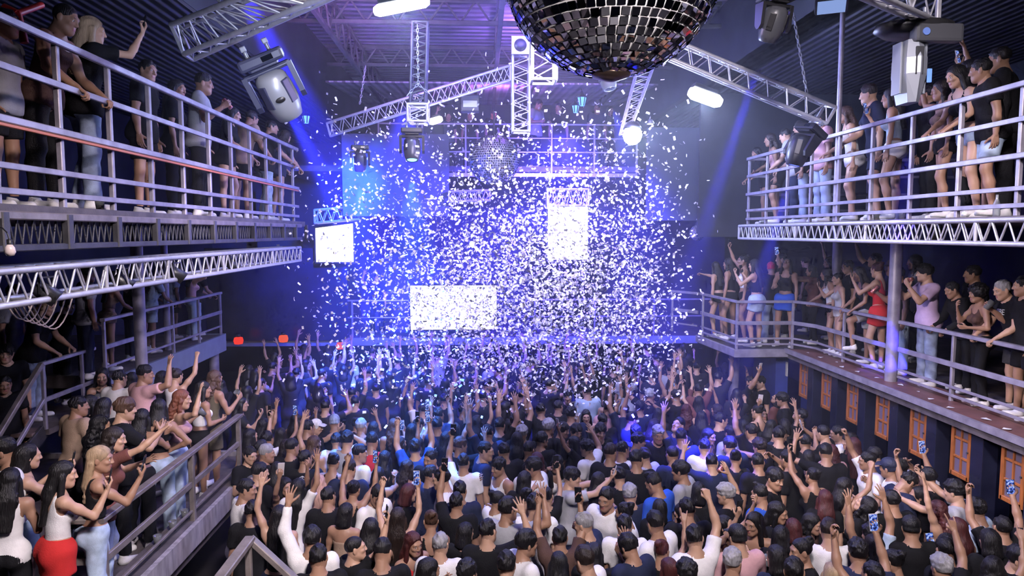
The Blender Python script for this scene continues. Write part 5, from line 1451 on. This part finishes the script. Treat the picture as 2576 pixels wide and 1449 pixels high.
# --- the people on the galleries: head pixel, plane (X or Y), floor
def gal(rows, floor, place, area):
    for ln in rows.strip().splitlines():
        w = ln.split()
        px, py = float(w[0]), float(w[1]); ax, v = w[2][0], float(w[2][1:])
        loc = PX(px, py, v) if ax == 'X' else P3(px, py, v)
        fem = w[4][0] == 'f'; fl = floor
        pose = w[8]; F = figure(pose, fem, 0, .05 if 'H' in w[4] else 0.)
        s = min(1.1, max(.86, (loc.z - fl) / F.hc[2]))
        person(Vector((loc.x, loc.y, fl + s * F.hc[2])), fl, FACE[w[3]] + 8 * math.sin(len(PEOPLE) * 3.1), fem, w[5][0], w[5][1], w[6][0], w[6][1], w[7][0], w[7][1], pose, w[9] if len(w) > 9 and w[9] != '.' else '', .05 if 'H' in w[4] else 0., s, place, area, beard='e' in w[4])
gal('''
2185 238 X5.42 l m fd Tn Hn r1
2240 246 X5.42 L f lk Zs Pw ph i
2366 228 X5.5 l f wd Ze Pk ub
2405 192 X5.36 l f lk Rk Ps rl
2466 178 X5.42 l mH sk Tk Hs r1
2512 150 X5.8 L m sk Lk Jk fu w
2125 288 X5.38 l f wb Zw Pw r1
2062 302 X5.42 l m sk Tp Ju d
2012 322 X5.5 l m sk Tk Ju d
1975 342 X5.4 L m sk Tg Jn rl
1937 352 X5.42 l f wd Zp Kk r1
1903 385 X5.36 l f lk Tk Ps rl
2330 240 X5.75 l m sk Tk Jk d
2436 180 X5.7 L f lk Tk Jk u1
''', 4.76, 'right upper gallery', 'ru')
gal('''
165 48 X-3.5 r mH zk Vt Ok rl
232 78 X-3.66 R f ly Tk Ju fu p
372 180 X-3.95 r m sk Tk Hk d
513 212 X-3.6 r m fk Tg Ok cu k
588 290 X-3.62 r f lk Tk Pk r1
634 300 X-3.62 R m sk Te Hk rl
684 322 X-3.6 R m sk Tk Js r1
718 345 X-3.6 R f wd Tn Pk rl
18 60 X-3.75 r m sk Tg Hk d
445 190 X-4.2 r f lk Tk Ok d
''', 4.8, 'left upper gallery', 'lu')
gal('''
1800 672 Y14.3 L f lk Rk Pk fw
1832 664 Y14.0 L f wk Zk Pk ph p
1868 657 Y13.65 l f uk Rw Pk pu p
1897 668 Y13.05 L f lk Rk Ks p2 p
1940 674 Y13.6 b m Cr Tk Ju pu w
1980 664 Y13.1 G f lk Rk Kb la
1965 652 Y14.2 l m sk Tk Jk d
''', 2.37, 'right platform', 'rp')
gal('''
2040 682 X6.55 l f ok Tm Ok pf p
2078 690 X6.32 l f wk Zw Pk r1
2106 702 X6.35 l f uk Zx Pw ph p
2132 672 X6.7 l m sk Tk Jk d
2160 690 X6.32 l f lk Vk Hg kn
2206 680 X6.45 L f uy Zr Kr ph- P
2244 674 X6.75 l m Ct Tn Jn d
2258 692 X6.52 l m sk Tk Js cu k
2326 688 X6.42 l mH ck Tl Ju pk iK
2446 690 X7.0 l m sk Tk Jk d
2458 740 X6.36 l f Ak Rt Ok mo
2522 730 X6.38 l m sg Tk Hd rl
2574 720 X6.4 l m sk Tk Hk cu c
2200 655 X7.2 l m sk Tn Jk pu i
2085 662 X7.2 l f lk Tk Jk u1
2395 730 X6.55 l m sk Jk Jk rl
2300 660 X7.4 l f wk Tg Jk d
2026 660 X7.3 L m sk Tk Jk d
'''.replace('uy Zr', 'ur Zr'), 2.37, 'right balcony', 'rb')
gal('''
222 690 X-5.95 R mH sk Tg Jn d
288 700 X-5.9 R f lk Re Pe r1
335 712 X-6.0 R m sk Tk Jn d
400 690 X-5.95 R f lk Ts Hs rl
440 696 X-6.4 R m sk Ts Hk d
488 694 X-5.9 R f wk Zp Js ub
512 700 X-6.0 R m sk Tk Js rl
365 700 X-6.4 R f lk Tk Pk d
''', 2.4, 'far left balcony', 'lb')
gal('''
118 772 X-6.2 r mH wy Tk Ju rl
168 770 X-6.5 R m Ck Tk Jk fw
35 735 X-6.9 r m sk Sg Jk d
''', 1.93, 'left landing', 'll')
gal('''
16 890 X-6.5 F m mk Sk Jk cu p
''', 1.33, 'left edge stairs', 'ls')
gal('''
12 968 X-6.3 F m sk Tk Jk cu b
''', 1.1, 'left edge stairs', 'ls')
gal('''
1356 264 Y18.4 F m sk Tg Jk be
1405 272 Y18.6 f m sk Tk Jk d
1182 292 Y18.4 f m sk Tk Jk d
1242 288 Y18.7 F m sk Tk Jk d
1128 296 Y18.5 f m sk Tn Jk ub
1502 272 Y18.5 f m sk Tn Jk d
1535 278 Y18.6 F f lk Tk Jk d
''', 6.29, 'far back gallery', 'bg')
gal('''
752 690 Y18.5 R m Cr Tr Jk u1
948 700 Y18.7 f m sk Tk Jk ub
''', 1.81, 'stage', 'st')

# --- lettering and prints on clothes (flat prints that sit on the cloth)
PRINT_W = mat('white_print', (.7, .7, .7), .8); PRINT_K = mat('black_print', (.02, .02, .025), .8)
def cloth_y(rec, x, z, back):
    me = rec['top']; co = np.empty(len(me.vertices) * 3, np.float32); me.vertices.foreach_get('co', co); co = co.reshape(-1, 3)
    m = (np.abs(co[:, 0] - x) < .035) & (np.abs(co[:, 2] - z) < .035)
    return (co[m, 1].min() - .002 if back else co[m, 1].max() + .002) if m.any() else (-.17 if back else .17)
def printed(rec, text, size, x, z, back, m):
    """lettering on the chest or back of one person, one flat letter after the other along the cloth"""
    fc = bpy.data.curves.new('lettering', 'FONT'); fc.body = text; fc.size = size; fc.align_x = 'CENTER'; fc.extrude = .002; fc.materials.append(m)
    tmp = bpy.data.objects.new('tmp', fc); link(tmp); bpy.context.view_layer.update()
    me = bpy.data.meshes.new_from_object(tmp.evaluated_get(bpy.context.evaluated_depsgraph_get())); bpy.data.objects.remove(tmp)
    for v in me.vertices:
        X = x + (v.co.x if back else -v.co.x); Z = z + v.co.y; v.co = (X, cloth_y(rec, X, Z, back) + (-v.co.z if back else v.co.z), Z)
    put_mesh('printed_lettering', me, rec['o'], Matrix())
def print_strokes(rec, strokes, x, z, back, m, r=.006):
    mb = MB()
    for st in strokes: mb.path([Vector((x + u, cloth_y(rec, x + u, z + v, back), z + v)) for u, v in st], r, 6)
    put_mesh('printed_drawing', mb.mesh('printed_drawing', [m]), rec['o'], Matrix())
ring = lambda R, n, a0=0., a1=6.2832: [(R * math.cos(a0 + (a1 - a0) * i / n), R * math.sin(a0 + (a1 - a0) * i / n)) for i in range(n + 1)]
PRINT_R = mat('red_print', (.6, .08, .04), .8)
for r in PEOPLE:
    if r['area'] == 'rb' and r['h'] == 'short bleached grey hair': printed(r, 'VIBE', .1, 0, 1.27, False, PRINT_W)
    if r['area'] == 'rb' and 'lilac' in r['a']:
        print_strokes(r, [[(-.06, .02), (-.03, .07), (-.01, .03), (.02, .09), (.03, .04), (.07, .11), (.08, .05), (.11, .12)], [(.04, -.02), (.07, .0), (.06, -.04), (.09, -.01)], ring(.03, 10, .8, 5.5)], .02, 1.27, True, PRINT_K)
    if r['src'] == ('A', '435', '690'): print_strokes(r, [ring(.075, 6, .52, 6.8), ring(.045, 6, .52, 6.8), [(0, .0), (0, .075)], [(0, 0), (.065, -.0375)], [(0, 0), (-.065, -.0375)]], 0, 1.36, True, PRINT_W)
    if r['src'] == ('A', '745', '1270'): print_strokes(r, [ring(R, 10, 0, 3.1416) for R in (.09, .075, .06)], 0, 1.32, True, PRINT_R, .008); print_strokes(r, [[(-.08, -.04), (-.04, .02), (0, -.03), (.04, .02), (.08, -.04)]], 0, 1.3, True, PRINT_W, .009)
    if r['src'] == ('A', '195', '660'): printed(r, 'A', .12, -.05, 1.3, True, PRINT_W)
    if r['src'] == ('D', '1335', '840'):
        rg = random.Random(3)
        print_strokes(r, [[(.11 * math.cos(a) * k + .02 * math.sin(5 * k), .15 * math.sin(a) * k) for k in (.15, .4, .65, .85, 1.0)] for a in [rg.uniform(0, 6.28) for _ in range(13)]] + [ring(.05, 8), ring(.09, 10, .5, 4.)], 0, 1.2, True, PRINT_K, .004)
# --- cups, a bottle and scraps left on ledges
def prop(nm, cat, label, p, B, S, pn, grp, rot=None):
    t = thing(nm, label, cat, M=Matrix.Translation(p) @ (rot or Matrix())); t['group'] = grp
    put_mesh(pn, B, t, Matrix())
    if S: put_mesh('drink', S, t, Matrix())
for (px, py, lb) in ((405, 1372, 'clear plastic cup on the mezzanine edge, nearest one'), (440, 1335, 'clear plastic cup on the mezzanine edge, second nearest'), (468, 1306, 'clear plastic cup on the mezzanine edge, third nearest'), (492, 1284, 'clear plastic cup on the mezzanine edge, farthest one')):
    q = PZ(px, py, 1.21); prop('plastic_cup', 'cup', lb, Vector((-3.53, q.y, 1.266)), CUP, None, 'cup_wall', 'cups on the mezzanine edge')
q = PX(2508, 505, 5.2); prop('bottle', 'bottle', 'pale bottle standing on the right upper gallery deck edge', Vector((5.2, q.y, 4.87)), BOT, None, 'bottle_glass', 'drinks on gallery decks')
for px, lb in ((2270, 'plastic cup on the right upper deck beside the blue beam'), (2205, 'plastic cup on the right upper deck left of the blue beam')):
    q = PX(px, 530, 5.22); prop('plastic_cup', 'cup', lb, Vector((5.22, q.y, 4.816)), CUP, DRK, 'cup_wall', 'drinks on gallery decks')
q = PX(250, 492, -3.42); prop('plastic_cup', 'cup', 'plastic cup standing at the feet on the left upper gallery', Vector((-3.42, q.y, 4.856)), CUP, DRK, 'cup_wall', 'drinks on gallery decks')
SCR = MB().add([(-.07, -.05, 0), (.06, -.04, .012), (.08, .05, .0), (-.05, .06, .015), (-.07, -.05, -.004), (.06, -.04, .008), (.08, .05, -.004), (-.05, .06, .011)], [(0, 1, 2, 3), (7, 6, 5, 4), (0, 4, 5, 1), (1, 5, 6, 2), (2, 6, 7, 3), (3, 7, 4, 0)]).mesh('scrap', [PRINT_W])
rg = random.Random(8)
for i in range(16):
    o = put_mesh('paper_scrap', SCR, None, Matrix.Translation((rg.uniform(5.92, 6.1), 5.6 + i * .44 + rg.uniform(-.1, .1), 2.388)) @ Matrix.Rotation(rg.uniform(0, 6), 4, 'Z') @ Matrix.Scale(rg.uniform(.3, .65), 4))
    tag(o, 'white paper scrap lying on the reddish ledge of the right balcony', 'litter', 'paper scraps on the right ledge')
# --- the rest of the dancers, far back behind the confetti: nobody could tell them apart
Field.RES = 2.6
def far_crowd():
    rg = random.Random(4); VV = []; QQ = []; MM = []; n = 0
    lib = []
    for pose, fem in (('d', False), ('u1', False), ('u2', True), ('ub', False), ('ph', True), ('u1-', True)):
        mir = pose.endswith('-'); d = dict(POSES[pose.rstrip('-')])
        if mir: d['R'], d['L'] = d.get('L', 'down'), d.get('R', 'down')
        F = Figure(pose_def(fem=fem, **d)); parts = []
        V, Q, mi = F.body(); parts.append((V, Q, np.zeros(len(Q), int)))
        V, Q = F.top('tee'); parts.append((V, Q, None)); V, Q = F.bottom('jeans'); parts.append((V, Q, np.full(len(Q), 3)))
        V, Q = hair_mesh('long' if fem else 'short'); parts.append((F.hc + V @ F.H.T, Q, np.full(len(Q), 4))); lib.append((parts, F.hc[2]))
    taken = [(p['o'].location.x, p['o'].location.y) for p in PEOPLE]
    cnt = 0; tries = 0
    while cnt < 90 and tries < 6000:
        tries += 1
        x, y = rg.uniform(-5.2, 5.4), rg.uniform(11.0, 17.3)
        if any((x - a) ** 2 + (y - b) ** 2 < .30 for a, b in taken): continue
        if x > 4.9 and y < 13.9: continue
        taken.append((x, y)); cnt += 1
        parts, hz = rg.choice(lib); s = rg.uniform(.95, 1.05); a = rg.gauss(0, .5); R = rotm('z', math.degrees(a)); tm = 2 if rg.random() < .1 else 1
        for V, Q, mi in parts:
            VV.append(s * V @ R.T + (x, y, 0)); QQ.append(Q + n); MM.append(np.full(len(Q), tm) if mi is None else mi); n += len(V)
    fm = [mat('far_skin', SK[1], .5), mat('far_dark_cloth', COL['k'], .85), mat('far_white_cloth', (.4, .4, .44), .85), mat('far_trousers', COL['n'], .85), mat('far_hair', HCOL['k'], .5)]
    o = put_mesh('crowd', np_mesh('crowd', np.concatenate(VV), np.concatenate(QQ), fm, np.concatenate(MM)))
    tag(o, 'mass of far dancers behind the confetti in front of the stage', 'crowd', kind='stuff')
far_crowd()

# --- every person's own description
def finish_labels():
    GN = dict(z='people on the left mezzanine', f='dancers on the floor', ru='people on the right upper gallery', lu='people on the left upper gallery', rp='people on the right platform', rb='people on the right balcony', lb='people on the far left balcony',
              ll='people at the left landing', ls='people on the left stairs', bg='people on the far back gallery', st='people on the stage')
    nth = ['first', 'second', 'third', 'fourth', 'fifth', 'sixth', 'seventh', 'eighth', 'ninth', 'tenth', 'eleventh', 'twelfth']
    groups = {}
    for r in PEOPLE: groups.setdefault((r['a'], r['h'], r['act'], r['place']), []).append(r)
    for key, rs in groups.items():
        rs.sort(key=lambda r: r['px'][0])
        for i, r in enumerate(rs):
            a, h, act, pl = key
            if len(rs) == 1: lab = '%s, %s, %s, %s' % (a, h, act, pl); ref = ''
            else:
                q = nth[i] + ' from left'
                lab = '%s, %s, %s, %s, %s' % (a, h, act, pl, q)
            r['o']['label'] = ' '.join(lab.split()[:]) ; r['lab'] = lab
            r['o']['group'] = GN.get(r['area'], 'dancers on the floor') if len(r['area']) > 1 or r['area'] == 'z' else 'dancers on the floor'
    names = {}
    for it, nm, r, desc in ITEMS:
        lb = '%s held by %s, %s' % (desc, r['a'], r['place']); names.setdefault(lb, []).append((it, r))
    for lb, L in names.items():
        L.sort(key=lambda x: x[1]['px'][0])
        for i, (it, r) in enumerate(L):
            it['label'] = lb if len(L) == 1 else lb + ', ' + nth[i] + ' from left'
            it['group'] = {'phone': 'phones held in hands', 'cup': 'drinks held in hands', 'can': 'drinks held in hands', 'bottle': 'drinks held in hands'}[it['category']]
finish_labels()
long_ = [r['lab'] for r in PEOPLE if len(r['lab'].split()) > 16]
print('PEOPLE', len(PEOPLE), 'ITEMS', len(ITEMS), 'LONG', len(long_), long_[:5])
print('MESHES', len(MESHC), 'verts', sum(len(m.vertices) for m in MESHC.values()))
N_CONFETTI = 15000
# ------------------------------------------------------------------ haze and the confetti in the air
def haze():
    m = bpy.data.materials.new('stage_haze'); m.use_nodes = True; nt = m.node_tree; nt.nodes.clear()
    v = nt.nodes.new('ShaderNodeVolumeScatter'); o = nt.nodes.new('ShaderNodeOutputMaterial'); v.inputs['Color'].default_value = (.92, .93, 1, 1)
    v.inputs['Density'].default_value = HAZE_D; v.inputs['Anisotropy'].default_value = .25
    nt.links.new(v.outputs[0], o.inputs['Volume'])
    tag(MB().box((.6, 14.05, 4.55), (9.6, 14.1, 8.9)).obj('haze', m), 'thin bluish stage haze filling the hall', 'haze', kind='stuff')
HAZE_D = .012
haze()

PAPER = mat('white_confetti_paper', (.9, .87, .93), .6)
def confetti_geo(rg):
    w, h = .034 * rg.uniform(.8, 1.15), .054 * rg.uniform(.8, 1.15); b = rg.uniform(-.35, .35); V = []
    for i in range(4):
        t = i / 3 - .5
        for s in (-1, 1): V.append((s * w / 2, t * h, b * h * (t * t * 4 - .3) * .5))
    F = [(2 * i, 2 * i + 1, 2 * i + 3, 2 * i + 2) for i in range(3)]
    th = .0006; V2 = [(x, y, z - th) for x, y, z in V]; n = len(V)
    return np.array(V + V2), F + [tuple(n + i for i in f[::-1]) for f in F]
def cloud(n):
    """burst of paper: dense in front of the stage, thinning out to the sides and upwards"""
    out = []
    while len(out) < n:
        k = RNG.random()
        y = RNG.uniform(9.5, 17.0)
        if k < .72: x, z = RNG.normal(1.15, 1.75) * y / 13, 4.6 + RNG.normal(-1.25, 1.25) * y / 13
        elif k < .9: x, z = RNG.normal(.4, 2.6) * y / 13, 4.6 + RNG.normal(-.2, 1.7) * y / 13
        else: x, z = RNG.uniform(-4.0, 4.6) * y / 13, RNG.uniform(1.9, 6.6)
        if z < (1.85 if y < 11.5 else 1.3) or z > 7.2 or x < -3.9 or x > 5.0: continue
        u = x * 13 / y
        if x > 4.3 and z < 4.5 or u > 3.3 + 1.3 * RNG.random() ** 2 or u < -2.2 - 1.8 * RNG.random(): continue
        out.append((x, y, z))
    return np.array(out)
def rand_rot():
    q = RNG.normal(size=4); q /= np.linalg.norm(q); w, x, y, z = q
    return np.array([[1 - 2 * (y * y + z * z), 2 * (x * y - z * w), 2 * (x * z + y * w)], [2 * (x * y + z * w), 1 - 2 * (x * x + z * z), 2 * (y * z - x * w)], [2 * (x * z - y * w), 2 * (y * z + x * w), 1 - 2 * (x * x + y * y)]])
pts = cloud(N_CONFETTI)
pts = pts[np.argsort(pts[:, 1])]
cm = []
for k in range(5):
    V, F = confetti_geo(RNG); cm.append((MB().add(V, F).mesh('confetti', [PAPER]), V, F))
for i in range(300):
    o = put_mesh('confetti_piece', cm[i % 5][0], None, Matrix.Translation(pts[i]) @ Matrix(rand_rot().tolist()).to_4x4())
    tag(o, 'white paper confetti piece fluttering in mid-air over the crowd', 'confetti', 'confetti pieces in the air nearest to the camera')
VV = []; FF = []; n = 0
for p in pts[300:]:
    _, V, F = cm[RNG.integers(5)]; V = V[:8]; F = F[:3]; VV.append(V @ rand_rot().T + p); FF.append(np.array(F) + n); n += len(V)
o = put_mesh('confetti', np_mesh('confetti_cloud', np.concatenate(VV), np.concatenate(FF), [PAPER], smooth=False))
tag(o, 'dense cloud of white paper confetti blown in front of the stage', 'confetti', kind='stuff')
